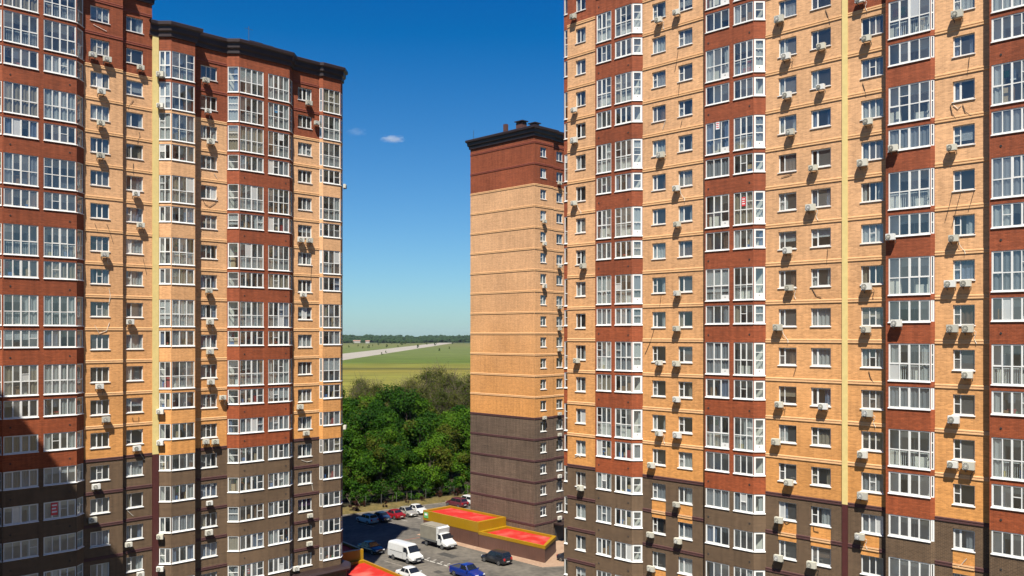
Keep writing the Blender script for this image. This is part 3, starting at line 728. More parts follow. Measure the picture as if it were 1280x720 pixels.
# rain outlets on the balcony parapets
def outlets(T, P, Q, rows, fr):
    for k, tall in rows:
        if tall: continue
        for f in fr:
            x = P[0] + (Q[0] - P[0]) * f; z = T.B(k) - 2.35 + T.rnd.uniform(-.1, .1)
            link('rain_outlet', outlet_me, T.o, (x, P[1] - .012, z))
mb = MB(); mb.disc((0, 0, 0), (0, 1, 0), .075, .03, 'mesh_dark', 8); outlet_me = mb.mesh('rain_outlet')
outlets(C, q6, q7, rowsC1, (.1, .9)); outlets(C, q10, q11, rowsC1, (.08, .92)); outlets(C, q20, q21, rowsC2, (.12,)); outlets(A, p13, p14, rows2, (.1, .92)); outlets(A, p2, p3, rows1, (.1, .9))
# paper notices in the panes
def poster(T, px, py, y, w_, h_, mat):
    x = T.ux(px, y); z = T.zpx(py, x, y)
    mb = MB(); mb.box(-w_ / 2, w_ / 2, 0, .01, -h_ / 2, h_ / 2, mat)
    for i in range(3):
        zz = h_ * (.28 - .26 * i); mb.box(-w_ * .36, w_ * (.36 - .12 * (i == 1)), -.004, 0, zz - h_ * .055, zz + h_ * .055, 'poster_white' if mat != 'poster_white' else 'poster_red', 'b')
    mb.build('window_notice', T.o, (x, y, z))
poster(C, 897, 157, -BC + .02, .34, .62, 'poster_white'); poster(C, 929.5, 252, -BC + .02, .34, .72, 'poster_red')
poster(A, 345, 135, -BC + .02, .45, 1.0, 'poster_blue'); poster(A, 68, 636, yb1 + .02, .55, 1.1, 'poster_red'); poster(A, 310, 712, -BC + .02, .45, .9, 'poster_red')

# ---- middle tower ---------------------------------------------------------
TB = Tower('apartment_tower', 'distant apartment tower with a blank windowless brick wall behind the ramp cover', 88.95, -84.49, 'C', .02)
T3 = TB
xl = T3.ux(588); ZB = 58.0
zonesB = [(0, 'grey_brick'), (T3.B(-4), 'tan_brick'), (T3.B(7) + .26, 'red_brick')]
styleB = lambda k: 'red_band' if k > 7 else ('cream_band' if k > -4 else 'maroon_band')
T3.facet((xl, 24), (xl, 0), 0, ZB, zonesB, [])
T3.facet((xl, 0), (0, 0), 0, ZB, zonesB, [])
opsB = []
for k in range(-8, 10): z1 = T3.B(k) - .42; opsB.append((1.23, 2.50, z1 - 1.36, z1))
_, PP, e, _ = T3.facet((0, 0), (0, 4.0), 0, ZB, zonesB, opsB, recess=.13)
for o in opsB: add_window(T3.o, PP, e, o[0], o[1], o[2], 1.36, (1, 1), False, False, '', .13, False, T3.rnd)
T3.facet((0, 4.0), (-.35, 4.0), 0, ZB, zonesB, [])
opsB2 = []
for k in range(-8, 10): z1 = T3.B(k) - .42; opsB2.append((1.0, 2.4, z1 - 1.36, z1)); opsB2.append((5.2, 6.6, z1 - 1.36, z1))
_, PP, e, _ = T3.facet((-.35, 4.0), (-.35, 24), 0, ZB, zonesB, opsB2, recess=.13)
for o in opsB2: add_window(T3.o, PP, e, o[0], o[1], o[2], 1.36, (1, 1), False, False, '', .13, False, T3.rnd)
T3.facet((-.35, 24), (xl, 24), 0, ZB, zonesB, [])
for P, Q in (((xl, 0), (0, 0)), ((0, 0), (0, 4.0)), ((-.35, 4.0), (-.35, 24))): T3.bands(P, Q, range(-9, 10), styleB)
T3.cornice([(xl, 24), (xl, 0), (0, 0), (0, 4), (-.35, 4.0), (-.35, 24)], ZB)
mb = MB(); mb.face([(xl, 0, ZB + .3), (0, 0, ZB + .3), (-.35, 24, ZB + .3), (xl, 24, ZB + .3)], 'roof_felt'); mb.build('roof', T3.o)
mb = MB(); mb.face([(-2.4, .3, 0), (-2.4, 23.5, 0), (-2.4, 23.5, ZB), (-2.4, .3, ZB)], 'room'); mb.build('room_back_wall', T3.o)
for k in range(-8, 11):
    z0 = T3.B(k) - 2.95; mb = MB(); mb.box(-2.4, -.5, .3, 23.5, z0, z0 + .25, 'slab'); mb.build('floor_slab', T3.o)
vent(T3.o, T3.ux(629, 1.0), 1.0, ZB + .3, .55, .5, 2.7, False); vent(T3.o, T3.ux(645, 1.2), 1.2, ZB + .3, 1.3, .9, 2.45); vent(T3.o, T3.ux(662, 2), 2.0, ZB + .3, 1.1, .9, 2.0)
mb = MB(); mb.tube([(T3.ux(592, .5), .5, ZB + .3), (T3.ux(592, .5), .5, ZB + 3.0)], .03, 'cable_dark', 5); mb.build('aerial', T3.o)
# darker ground floor doorway on the window side
mb = MB(); mb.box(-.02, .04, 4.6, 6.4, 0, 2.4, 'black_plastic'); mb.build('door', T3.o, (-.33, 0, 0))
mb = MB(); mb.box(-.35, 1.3, 4.3, 6.8, 2.6, 2.8, 'cornice'); mb.build('porch_canopy', T3.o)

# ---- wing of the estate outside the frame whose shadow lies on the left tower
wing = thing('apartment_block', 'apartment block of the same estate standing beside the left tower outside the picture', 'building', (0, 0, 0))
def wing_build():
    P = Vector((-43.9, 52.7)); e = Vector((.951, -.309)).normalized(); n = Vector((-.309, -.951)).normalized()
    a = P - e * 16; b = P + e * 7.2; c = b + n * 14; d = a + n * 14; zt = 59.5
    mb = MB()
    for u, v in ((b, a), (c, b), (d, c), (a, d)):
        L_ = (v - u).length
        for z0, z1, mt in ((0, 18, 'brown_brick'), (18, 51, 'tan_brick'), (51, zt, 'red_brick')):
            mb.face([(u.x, u.y, z0), (v.x, v.y, z0), (v.x, v.y, z1), (u.x, u.y, z1)], mt, [(0, z0), (L_, z0), (L_, z1), (0, z1)])
    mb.build('wall', wing)
    mb = MB(); mb.face([(q.x, q.y, zt) for q in (a, d, c, b)], 'roof_felt'); mb.build('roof', wing)
    ang = math.atan2(-e.y, -e.x)
    fr, panes, glz = win_meshes(1.7, 1.4, (1, 1), False, '', 0, False)
    for k in range(18):
        for s in (3, 8, 13, 18):
            q = b - e * s - n * .03; w_ = link('window', fr, wing, (q.x, q.y, 4 + 3 * k), ang); link('glazing', glz, w_)
wing_build()

# ------------------------------------------------------------------ air conditioners
def ac_parts():
    d = {}
    W, D, H = .74, .30, .52
    bm = bmesh.new(); bmesh.ops.create_cube(bm, size=1.0); bmesh.ops.scale(bm, vec=(W, D, H), verts=bm.verts)
    bmesh.ops.bevel(bm, geom=bm.edges[:], offset=.025, segments=2, affect='EDGES'); bmesh.ops.translate(bm, vec=(0, -.34, 0), verts=bm.verts)
    me = bpy.data.meshes.new('casing'); bm.to_mesh(me); bm.free(); me.materials.append(MATS['ac_white']); d['casing'] = me
    mb = MB(); cx = -.12
    mb.disc((cx, -.498, 0), (0, 1, 0), .205, .02, 'ac_dark', 16)
    for r in (.08, .14, .20):
        pts = [(cx + r * math.cos(t), -.512, r * math.sin(t)) for t in [2 * math.pi * i / 14 for i in range(15)]]; mb.tube(pts, .011, 'ac_white', 4)
    mb.disc((cx, -.512, 0), (0, 1, 0), .05, .02, 'ac_white', 8)
    for i in range(4):
        t = math.pi / 4 * i; mb.obox((cx, -.513, 0), (.20 * math.cos(t), 0, .20 * math.sin(t)), (0, .006, 0), (-.008 * math.sin(t), 0, .008 * math.cos(t)), 'ac_white')
    d['fan_grille'] = mb.mesh('fan_grille')
    mb = MB(); mb.box(-.015, .015, -.48, -.005, -.29, -.262, 'fence_metal'); mb.box(-.015, .015, -.03, -.005, -.46, -.262, 'fence_metal', 't')
    mb.obox((0, -.17, -.36), (.010, 0, 0), (0, .14, -.085), (0, .006, .010), 'fence_metal'); d['bracket'] = mb.mesh('bracket')
    for v in range(4):
        r = random.Random(v + 3); mb = MB(); s = 1 if v % 2 else -1
        x = .34; pts = [(x, -.2, -.1)]
        for i in range(1, 7): pts.append((x + .10 * math.sin(i * .9 + v) + .06 * i * (s if v > 1 else .4), -.06 - .1 * r.random(), -.1 - i * (.13 + .06 * v / 3)))
        mb.tube(pts, .016, 'hose_white' if v % 2 else 'cable_dark', 5); d['hose%d' % v] = mb.mesh('hose')
    return d
ACP = ac_parts(); AC_COUNT = {}
ORD = ['lowest', 'second lowest', 'third lowest', 'fourth lowest', 'fifth lowest', 'sixth lowest', 'seventh lowest', 'eighth lowest', 'ninth lowest', 'tenth lowest', 'eleventh lowest', 'twelfth lowest', 'thirteenth lowest', 'fourteenth lowest']
ac_list = []
def put_ac(T, px, py, y, place, group, e=Vector((1, 0)), xy=None):
    if xy is None: x = T.ux(px, y - .3); q = (x, y)
    else: q = xy
    z = T.zpx(py, q[0], q[1])
    ac_list.append((T, q, z, e, place, group))
def acs(T, base, k, pts, place_of):
    for a, b in pts:
        px, py = base[0] + a / k, base[1] + b / k; y, place, grp = place_of(px); put_ac(T, px, py, y, place, grp)
def placeC(px):
    if px < 760: return 0.0, 'free corner wall of the right tower', 'air conditioners on the right tower'
    if px < 838: return 0.0, 'wall between narrow and wide balcony stacks', 'air conditioners on the right tower'
    if px < 881: return 0.0, 'window column touching the wide balcony stack', 'air conditioners on the right tower'
    if px < 1006: return 0.0, 'window column following the wide balcony stack', 'air conditioners on the right tower'
    if px < 1060: return 0.0, 'window column before the yellow joint strip', 'air conditioners on the right tower'
    if px < 1107: return 0.0, 'shaded column beyond the yellow joint strip', 'air conditioners on the right tower'
    if px < 1170: return -BC, 'red balcony parapets beyond the yellow joint', 'air conditioners on the right tower'
    return -.47, 'peach wall between two red balcony stacks', 'air conditioners on the right tower'
acs(C, (690, 0), 3, [(80, 65), (400, 78), (467, 50), (83, 415), (83, 528), (408, 583), (467, 708)], placeC)
acs(C, (690, 240), 3, [(83, 43), (117, 278), (470, 122), (470, 380), (468, 512), (93, 632), (402, 640), (467, 643)], placeC)
acs(C, (690, 480), 3, [(468, 57), (402, 183), (470, 190), (373, 303), (107, 388), (467, 450), (369, 563), (473, 586), (372, 690)], placeC)
acs(C, (960, 0), 3, [(42, 75), (345, 3), (370, 148), (200, 178), (68, 215), (72, 360), (198, 330), (375, 458), (84, 498), (170, 632), (355, 613), (710, 58), (470, 558), (690, 556)], placeC)
acs(C, (960, 240), 3, [(160, 60), (73, 220), (460, 170), (80, 360), (370, 355), (37, 508), (368, 515), (482, 492), (683, 345), (742, 343), (692, 512), (750, 512), (697, 175), (748, 685)], placeC)
acs(C, (960, 480), 3, [(42, 76), (207, 83), (30, 215), (78, 367), (373, 108), (355, 263), (355, 417), (345, 570), (697, 132), (693, 300), (753, 305), (41, 508), (40, 650), (164, 675)], placeC)
def placeA(px):
    if px < 152: return -.45, 'left tower wall beside its shaded red bay', 'air conditioners on the left tower'
    if px < 190: return 0.0, 'left tower wall just before its yellow joint', 'air conditioners on the left tower'
    if px < 245: return -.42, 'angled bay touching the left tower joint', 'air conditioners on the left tower'
    if px < 284: return 0.0, 'left tower wall before its wide red bay', 'air conditioners on the left tower'
    return 0.0, 'left tower wall beside its corner bay', 'air conditioners on the left tower'
acs(A, (0, 0), 3, [(348, 208), (402, 225), (527, 256), (380, 345), (378, 463), (377, 585)], placeA)
acs(A, (0, 240), 3, [(510, 8), (527, 125), (393, 235), (488, 487)], placeA)
acs(A, (0, 480), 3, [(373, 8), (397, 132), (513, 240), (360, 383), (347, 508), (482, 600), (526, 712)], placeA)
acs(A, (180, 0), 3, [(232, 303), (240, 418), (250, 532), (618, 388), (648, 463)], placeA)
acs(A, (180, 240), 3, [(243, 370), (247, 487), (247, 598), (250, 712), (588, 180), (620, 182), (597, 385)], placeA)
acs(A, (180, 480), 3, [(295, 50), (232, 215), (267, 215), (245, 445), (243, 555), (585, 85), (608, 183), (622, 492), (620, 597), (570, 690)], placeA)
ch = (Vector(p9) - Vector(p8)).normalized(); chm = Vector(p8) + ch * .35
for py in (94, 133, 514, 553, 670, 710): put_ac(A, 0, py, 0, 'angled bay touching the left tower joint', 'air conditioners on the left tower', ch, (chm.x, chm.y))
che = (Vector(p19) - Vector(p18)).normalized(); che_m = Vector(p18) + che * .75
for py in (233, 534): put_ac(A, 0, py, 0, 'free corner of the left tower', 'air conditioners on the left tower', che, (che_m.x, che_m.y))
eb = Vector((0, 1))
for px, py, v in ((678, 278, 1.7), (678, 306, 1.8), (680, 360, 1.9), (700, 232, 5.2), (700, 334, 5.2), (700, 386, 5.3)):
    pass
for v, pys, nm in ((1.75, (277, 305, 358, 522), 'near window column of the distant tower'), (5.35, (229, 333, 384, 411, 437, 517, 543, 595, 647), 'far window column of the distant tower')):
    for py in pys: put_ac(T3, 0, py, 0, nm, 'air conditioners on the distant tower', eb, (0.0 if v < 4 else -.35, v))
byp = {}
for it in ac_list: byp.setdefault(it[4], []).append(it)
for place, items in byp.items():
    items.sort(key=lambda i: i[2])
    for n, (T, q, z, e, _, grp) in enumerate(items):
        wl = T.o.matrix_world if False else None
        p = T.world(q[0], q[1], z); rz = T.rz + math.atan2(e.y, e.x)
        o = thing('air_conditioner', '%s white air conditioner on the %s' % (ORD[min(n, 13)], place), 'air conditioner', p, rz, grp)
        sc_ = T.rnd.uniform(.82, 1.02); o.scale = (sc_, 1.0, sc_ * T.rnd.uniform(.94, 1.06))
        link('casing', ACP['casing'], o); link('fan_grille', ACP['fan_grille'], o)
        for x in (-.27, .27): link('bracket', ACP['bracket'], o, (x, 0, 0))
        if T is not T3 and T.rnd.random() < .4: link('hose', ACP['hose%d' % T.rnd.randrange(4)], o)

# loose cables and drain hoses fixed to the walls
def wall_line(T, pts, y, mat, r=.02):
    q = [(T.ux(px, y - .04), y - .045, T.zpx(py, T.ux(px, y - .04), y)) for px, py in pts]
    mb = MB(); mb.tube(q, r, mat, 5); mb.build('cable', T.o)
def c3(base, pts): return [(base[0] + a / 3, base[1] + b / 3) for a, b in pts]
for base, pts, y, mt in (((690, 0), [(473, 190), (468, 230), (460, 270)], 0, 'cable_dark'), ((690, 0), [(478, 315), (474, 360)], 0, 'cable_dark'), ((690, 0), [(425, 455), (415, 485)], 0, 'hose_white'),
        ((690, 0), [(488, 450), (482, 478)], 0, 'cable_dark'), ((690, 240), [(410, 385), (404, 430)], 0, 'cable_dark'), ((690, 240), [(384, 510), (370, 560), (348, 610)], 0, 'cable_dark'),
        ((690, 480), [(85, 275), (100, 268), (108, 275)], 0, 'hose_white'), ((960, 0), [(216, 38), (224, 60), (232, 88)], 0, 'cable_dark'), ((960, 0), [(355, 312), (362, 335), (368, 360)], 0, 'cable_dark'),
        ((960, 0), [(755, 215), (752, 245), (748, 278)], -.47, 'cable_dark'), ((960, 0), [(684, 395), (690, 425), (704, 445)], -.47, 'cable_dark'), ((960, 0), [(730, 392), (740, 420), (762, 435)], -.47, 'cable_dark'),
        ((960, 0), [(695, 395), (712, 408), (724, 395)], -.47, 'hose_white'), ((960, 0), [(50, 665), (70, 660), (90, 652)], 0, 'cable_dark'), ((960, 240), [(224, 215), (220, 268)], 0, 'cable_dark'),
        ((960, 240), [(165, 362), (180, 388), (200, 395)], 0, 'cable_dark'), ((960, 240), [(690, 10), (678, 60), (664, 110)], -.47, 'cable_dark'), ((960, 240), [(722, 5), (710, 50), (690, 130)], -.47, 'cable_dark'),
        ((960, 240), [(772, 0), (752, 70)], -.47, 'cable_dark'), ((960, 240), [(378, 672), (384, 695), (396, 716)], 0, 'cable_dark'), ((960, 240), [(106, 655), (96, 690)], 0, 'cable_dark'),
        ((960, 480), [(60, 515), (70, 525), (88, 515)], 0, 'cable_dark'), ((960, 480), [(745, 655), (722, 680), (702, 690)], -.47, 'hose_white'), ((960, 480), [(170, 530), (172, 550), (190, 555)], 0, 'cable_dark'),
        ((960, 480), [(445, 5), (455, 20)], 0, 'hose_white')):
    wall_line(C, c3(base, pts), y, mt)
for base, pts, y, mt in (((0, 0), [(350, 92), (375, 105), (400, 118)], -.45, 'hose_white'), ((0, 0), [(500, 375), (488, 392), (480, 405)], 0, 'cable_dark'), ((0, 0), [(522, 495), (525, 510), (515, 535)], 0, 'cable_dark'),
        ((0, 0), [(500, 612), (500, 650)], 0, 'cable_dark'), ((0, 240), [(355, 118), (368, 150)], -.45, 'cable_dark'), ((0, 240), [(400, 120), (412, 150), (424, 190)], -.45, 'cable_dark'),
        ((0, 240), [(408, 360), (414, 390), (408, 420)], -.45, 'hose_white'), ((0, 240), [(355, 500), (372, 530), (400, 520), (410, 490)], -.45, 'hose_white'), ((0, 240), [(536, 248), (544, 280), (550, 310)], 0, 'cable_dark'),
        ((0, 480), [(497, 125), (498, 138), (520, 140), (520, 122)], 0, 'cable_dark'), ((180, 240), [(220, 25), (228, 45), (245, 55), (268, 40), (275, 20)], 0, 'cable_dark'), ((180, 240), [(628, 265), (626, 330)], 0, 'cable_dark'),
        ((180, 0), [(262, 650), (275, 670)], 0, 'hose_white'), ((180, 480), [(590, 285), (610, 292), (630, 288)], 0, 'hose_white'), ((180, 480), [(628, 370), (634, 400)], 0, 'hose_white'), ((0, 480), [(478, 475), (500, 495)], 0, 'hose_white')):
    wall_line(A, c3(base, pts), y, mt)

# ------------------------------------------------------------------ ground, car park, paving
mb = MB(); n = 24
xs = [-7000 + 14000 * i / n for i in range(n + 1)]; ys = [-600 + 9000 * i / n for i in range(n + 1)]
for i in range(n):
    for j in range(n): mb.face([(xs[i], ys[j], 0), (xs[i + 1], ys[j], 0), (xs[i + 1], ys[j + 1], 0), (xs[i], ys[j + 1], 0)], 'ground')
struct(mb.build('ground', None, (0, 0, -.12), weld=True))
mb = MB(); poly = [(-90, 20), (95, 20), (95, 150), (40, 191), (-10.7, 156.3), (-24.5, 146.9), (-60, 122.7), (-90, 102)]
mb.face([(x, y, 0) for x, y in poly], 'asphalt')
for i in range(len(poly)):
    a = poly[i]; b = poly[(i + 1) % len(poly)]; mb.face([(*a, -.13), (*b, -.13), (*b, 0), (*a, 0)], 'asphalt')
struct(mb.build('car_park', None))
mb = MB(); mb.face([(-197, 500, 0), (-214, 3300, 0), (-273, 3300, 0), (-268, 500, 0)], 'runway')
struct(mb.build('runway', None, (0, 0, -.06)))
def slab_poly(name, poly, z0, z1, mat):
    mb = MB(); mb.face([(x, y, z1) for x, y in poly], mat)
    for i in range(len(poly)):
        a = poly[i]; b = poly[(i + 1) % len(poly)]; mb.face([(*a, z0), (*b, z0), (*b, z1), (*a, z1)], 'kerb')
    return mb.build(name)
# annex corners (front left, step, front right, back right, back step, back left)
FL, FS, FR, BR, BS, BL = (-13.4, 131.4), (-4.75, 122.7), (4.35, 114.1), (6.1, 119.9), (-.85, 126.4), (-9.6, 135.0)
def mv(p, dx, dy): return (p[0] + dx, p[1] + dy)
pav = [mv(FL, -.9, -.9), mv(FR, -.5, -2.0), (8.2, 113.0), (12.5, 121.5), (26, 140), (20, 152), (3.5, 136), mv(BL, .4, .9)]
struct(slab_poly('pavement', pav, -.05, .12, 'paving'))
struct(slab_poly('pavement', [(4.5, 84.5), (40, 49), (44, 53), (12.5, 92)], -.05, .12, 'paving'))
def strip(name, a, b, wd, z, mat):
    a = Vector(a); b = Vector(b); e = (b - a).normalized(); nn = Vector((-e.y, e.x)) * wd / 2
    mb = MB(); mb.face([(*(a + nn), z), (*(a - nn), z), (*(b - nn), z), (*(b + nn), z)], mat); return mb.build(name)
mk = thing('parking_marking', 'dashed white parking line on the asphalt between the white van and the blue pickup', 'road marking')
for px, py in ((534.2, 699.5), (542.2, 702), (550.8, 704.4), (559.5, 706.9), (567, 709)):
    g_ = ground_pt(px, py); s_ = strip('dash', (g_.x - .75, g_.y + .5), (g_.x + .45, g_.y - .7), .28, .006, 'line_white'); s_.parent = mk
    s_ = strip('dash', (g_.x - .1, g_.y + .55), (g_.x + .25, g_.y + 1.0), .22, .007, 'line_white'); s_.parent = mk
mk2 = thing('parking_marking', 'worn dashed parking line on the asphalt beside the ramp cover next to the left tower', 'road marking')
for px, py in ((484, 702), (492, 704.5), (500, 707), (508, 709.5), (516, 712), (525, 715.5)):
    g_ = ground_pt(px, py); s_ = strip('dash', (g_.x - .5, g_.y + .5), (g_.x + .4, g_.y - .4), .2, .006, 'kerb'); s_.parent = mk2
mk3 = thing('parking_marking', 'pale bay lines painted between the cars parked by the grass bank', 'road marking')
for px, py in ((462, 657), (487, 653), (503, 650), (520, 647), (531, 643)):
    g_ = ground_pt(px, py); s_ = strip('bay_line', (g_.x - 2.6, g_.y + 2.6), (g_.x + .9, g_.y - .9), .14, .006, 'line_white'); s_.parent = mk3
g1 = ground_pt(500, 676.2); g2 = ground_pt(531, 670.6); struct(strip('drain_channel', g1[:2], g2[:2], .35, .005, 'kerb_red'))
for px, py, a_, b_ in ((560, 694, 3.2, 1.3), (590, 712, 2.2, 1.6), (520, 662, 2.6, 1.2), (548, 715, 1.2, 1.0)):
    g_ = ground_pt(px, py); u_ = Vector((.707, -.707)); v_ = Vector((.707, .707)); c_ = Vector((g_.x, g_.y)); mb = MB()
    mb.face([(*(c_ + u_ * i_ * a_ / 2 + v_ * j_ * b_ / 2), .004) for i_, j_ in ((-1, -1), (1, -1), (1, 1), (-1, 1))], 'asphalt_new'); struct(mb.build('asphalt_patch'))
# grass bank behind the parked cars
mb = MB(); nb = 30; rr = random.Random(5); prevr = None
for i in range(nb + 1):
    t = -2.6 + 5.2 * i / nb; bx, by = -24.5 + 13.8 * t, 146.9 + 9.4 * t; nx, ny = -.563, .826
    row = []
    for wd, hh in ((.25, -.05), (.5, .10), (1.2, .4), (2.2, .6), (3.4, .4), (6.0, .0)):
        row.append((bx + nx * wd, by + ny * wd, hh + (rr.uniform(-.12, .12) if hh > .2 else 0)))
    if prevr:
        for a in range(5): mb.face([prevr[a], row[a], row[a + 1], prevr[a + 1]], 'dry_grass')
    prevr = row
struct(mb.build('grass_bank', None, weld=True, smooth=True))
mb = MB()
for i in range(nb):
    t0 = -2.6 + 5.2 * i / nb; t1 = t0 + 5.2 / nb - .004
    pa = Vector((-24.5 + 13.8 * t0, 146.9 + 9.4 * t0)); pb = Vector((-24.5 + 13.8 * t1, 146.9 + 9.4 * t1)); m_ = (pa + pb) / 2; e = (pb - pa) / 2
    mb.obox((m_.x, m_.y, .05), (e.x, e.y, 0), (-.07, .1, 0), (0, 0, .09), 'kerb')
struct(mb.build('kerb', None))

# ------------------------------------------------------------------ ramp covers with yellow parapets and red roofs
def cover(name, label, FL, FS, FR, BR, BS, BL, zu, zl, sign=True):
    root = thing(name, label, 'ramp cover', (FS[0], FS[1], 0)); O = Vector((FS[0], FS[1]))
    L_ = lambda p: (p[0] - O.x, p[1] - O.y)
    FL, FS, FR, BR, BS, BL = map(L_, (FL, FS, FR, BR, BS, BL))
    def block(poly, zt, fas, nm):
        cen = Vector((sum(p[0] for p in poly) / 4, sum(p[1] for p in poly) / 4))
        def ins(p, d): 
            v = cen - Vector(p); return tuple(Vector(p) + v.normalized() * d)
        mb = MB()
        for i in range(4):
            a, b = ins(poly[i], .06), ins(poly[(i + 1) % 4], .06)
            ln = (Vector(b) - Vector(a)).length; k = max(1, int(ln / .5))
            for j in range(k):            # ribbed cladding
                s0 = Vector(a).lerp(Vector(b), j / k); s1 = Vector(a).lerp(Vector(b), (j + .86) / k); s2 = Vector(a).lerp(Vector(b), (j + 1) / k)
                nn = (cen - (s0 + s2) / 2).normalized() * .03
                mb.face([(*s0, 0), (*s1, 0), (*s1, zt - fas), (*s0, zt - fas)], 'annex_brown')
                s1b = s1 + nn; s2b = s2 + nn
                mb.face([(*s1b, 0), (*s2b, 0), (*s2b, zt - fas), (*s1b, zt - fas)], 'annex_brown')
                mb.face([(*s1, 0), (*s1b, 0), (*s1b, zt - fas), (*s1, zt - fas)], 'annex_brown'); mb.face([(*s2b, 0), (*s2, 0), (*s2, zt - fas), (*s2b, zt - fas)], 'annex_brown')
        mb.build('wall', root)
        for i in range(4):
            a, b = poly[i], poly[(i + 1) % 4]; ia, ib = ins(a, .55), ins(b, .55)
            mb = MB(); z0 = zt - fas
            mb.face([(*a, z0), (*b, z0), (*b, zt), (*a, zt)], 'yellow_panel'); mb.face([(*a, zt), (*b, zt), (*ib, zt), (*ia, zt)], 'yellow_panel')
            mb.face([(*ib, zt - .4), (*ia, zt - .4), (*ia, zt), (*ib, zt)], 'yellow_panel'); mb.face([(*b, z0), (*a, z0), (*ia, z0), (*ib, z0)], 'yellow_panel')
            mb.build('parapet', root)
        mb = MB(); mb.face([(*ins(p, .5), zt - .3) for p in poly], 'annex_red'); mb.build('roof', root)
    block([FL, FS, BS, BL], zu, 1.45, 'upper'); lo = [FS, FR, BR, BS]
    sh = [(FS[0] + .012, FS[1] - .01), FR, BR, (BS[0] + .012, BS[1] - .01)]
    block(sh, zl, .42, 'lower')
    return root
cv = cover('ramp_cover', 'red roofed ramp cover with yellow parapet in front of the blank walled tower', FL, FS, FR, BR, BS, BL, 3.6, 2.35)
# small printed panel on the yellow corner
e = (Vector(FS) - Vector(FL)).normalized(); nn = Vector((e.y, -e.x)); c0 = Vector(FL) + e * .75 + nn * .03
mb = MB(); loc = Vector((c0.x - FS[0], c0.y - FS[1], 0))
mb.obox((loc.x, loc.y, 2.95), (e.x * .5, e.y * .5, 0), (nn.x * .012, nn.y * .012, 0), (0, 0, .42), 'green_sign')
mb.obox((loc.x + nn.x * .02, loc.y + nn.y * .02, 3.05), (e.x * .3, e.y * .3, 0), (nn.x * .01, nn.y * .01, 0), (0, 0, .14), 'poster_white')
mb.build('sign_panel', cv)
u = Vector((.785, .62)).normalized() * 5.6; S0 = Vector((-18.3, 107.4)); dd = Vector((.62, -.785)).normalized()
BS2 = S0; FS2 = S0 - u; BL2 = S0 - dd * 8; FL2 = BL2 - u; BR2 = S0 + dd * 14; FR2 = BR2 - u
cover('ramp_cover', 'ramp cover with yellow parapet and red roof tucked against the end of the left tower', tuple(FL2), tuple(FS2), tuple(FR2), tuple(BR2), tuple(BS2), tuple(BL2), 3.6, 2.35)

# ------------------------------------------------------------------ vehicles (x forward, y left, z up)
WH = {}
def wheel_meshes(r):
    if r in WH: return WH[r]
    mb = MB(); mb.disc((0, 0, 0), (0, 1, 0), r, .2, 'tyre', 18); ty = mb.mesh('tyre')
    mb = MB(); mb.disc((0, 0, 0), (0, 1, 0), r * .62, .215, 'rim', 14)
    for i in range(5):
        t = 2 * math.pi * i / 5; mb.obox((math.cos(t) * r * .33, 0, math.sin(t) * r * .33), (math.cos(t) * r * .28, 0, math.sin(t) * r * .28), (0, .115, 0), (-math.sin(t) * .03, 0, math.cos(t) * .03), 'chassis')
    WH[r] = (ty, mb.mesh('rim')); return WH[r]
def add_wheels(root, xs, yh, r):
    ty, rm = wheel_meshes(r)
    for x in xs:
        for s in (-1, 1):
            w_ = link('wheel', ty, root, (x, s * (yh - .08), r)); link('rim', rm, w_)
def loft(stations, mat, mb, closed=True):
    """stations: (x, [ (y,z) half ring from bottom centre to top centre ])"""
    rings = []
    for x, half in stations:
        rings.append([(x, y, z) for y, z in half] + [(x, -y, z) for y, z in reversed(half)])
    n = len(rings[0])
    for a, b in zip(rings, rings[1:]):
        for i in range(n): mb.face([a[i], b[i], b[(i + 1) % n], a[(i + 1) % n]], mat)
    if closed: mb.face(rings[0], mat); mb.face(list(reversed(rings[-1])), mat)
def ring(zb, zt, wb, wt):
    return [(wb * .80, zb), (wb, zb + .12), (wb * 1.0, (zb * .45 + zt * .55)), (wt, zt - .10), (wt * .90, zt - .02), (wt * .5, zt)]
def quad_glass(root, name, pts, mat='car_glass', off=.012):
    p = [Vector(q) for q in pts]; nn = (p[1] - p[0]).cross(p[3] - p[0]).normalized(); c = sum(p, Vector()) / len(p)
    if nn.dot(Vector((c.x, c.y, 0)) + Vector((0, 0, .3))) < 0 and abs(nn.y) < .3: nn = -nn
    if abs(nn.y) >= .3 and nn.y * c.y < 0: nn = -nn
    mb = MB(); mb.face([q + nn * off for q in p], mat)
    for i in range(len(p)):
        a, b = p[i], p[(i + 1) % len(p)]; mb.face([a - nn * .01, b - nn * .01, b + nn * off, a + nn * off], mat)
    return mb.build(name, root)
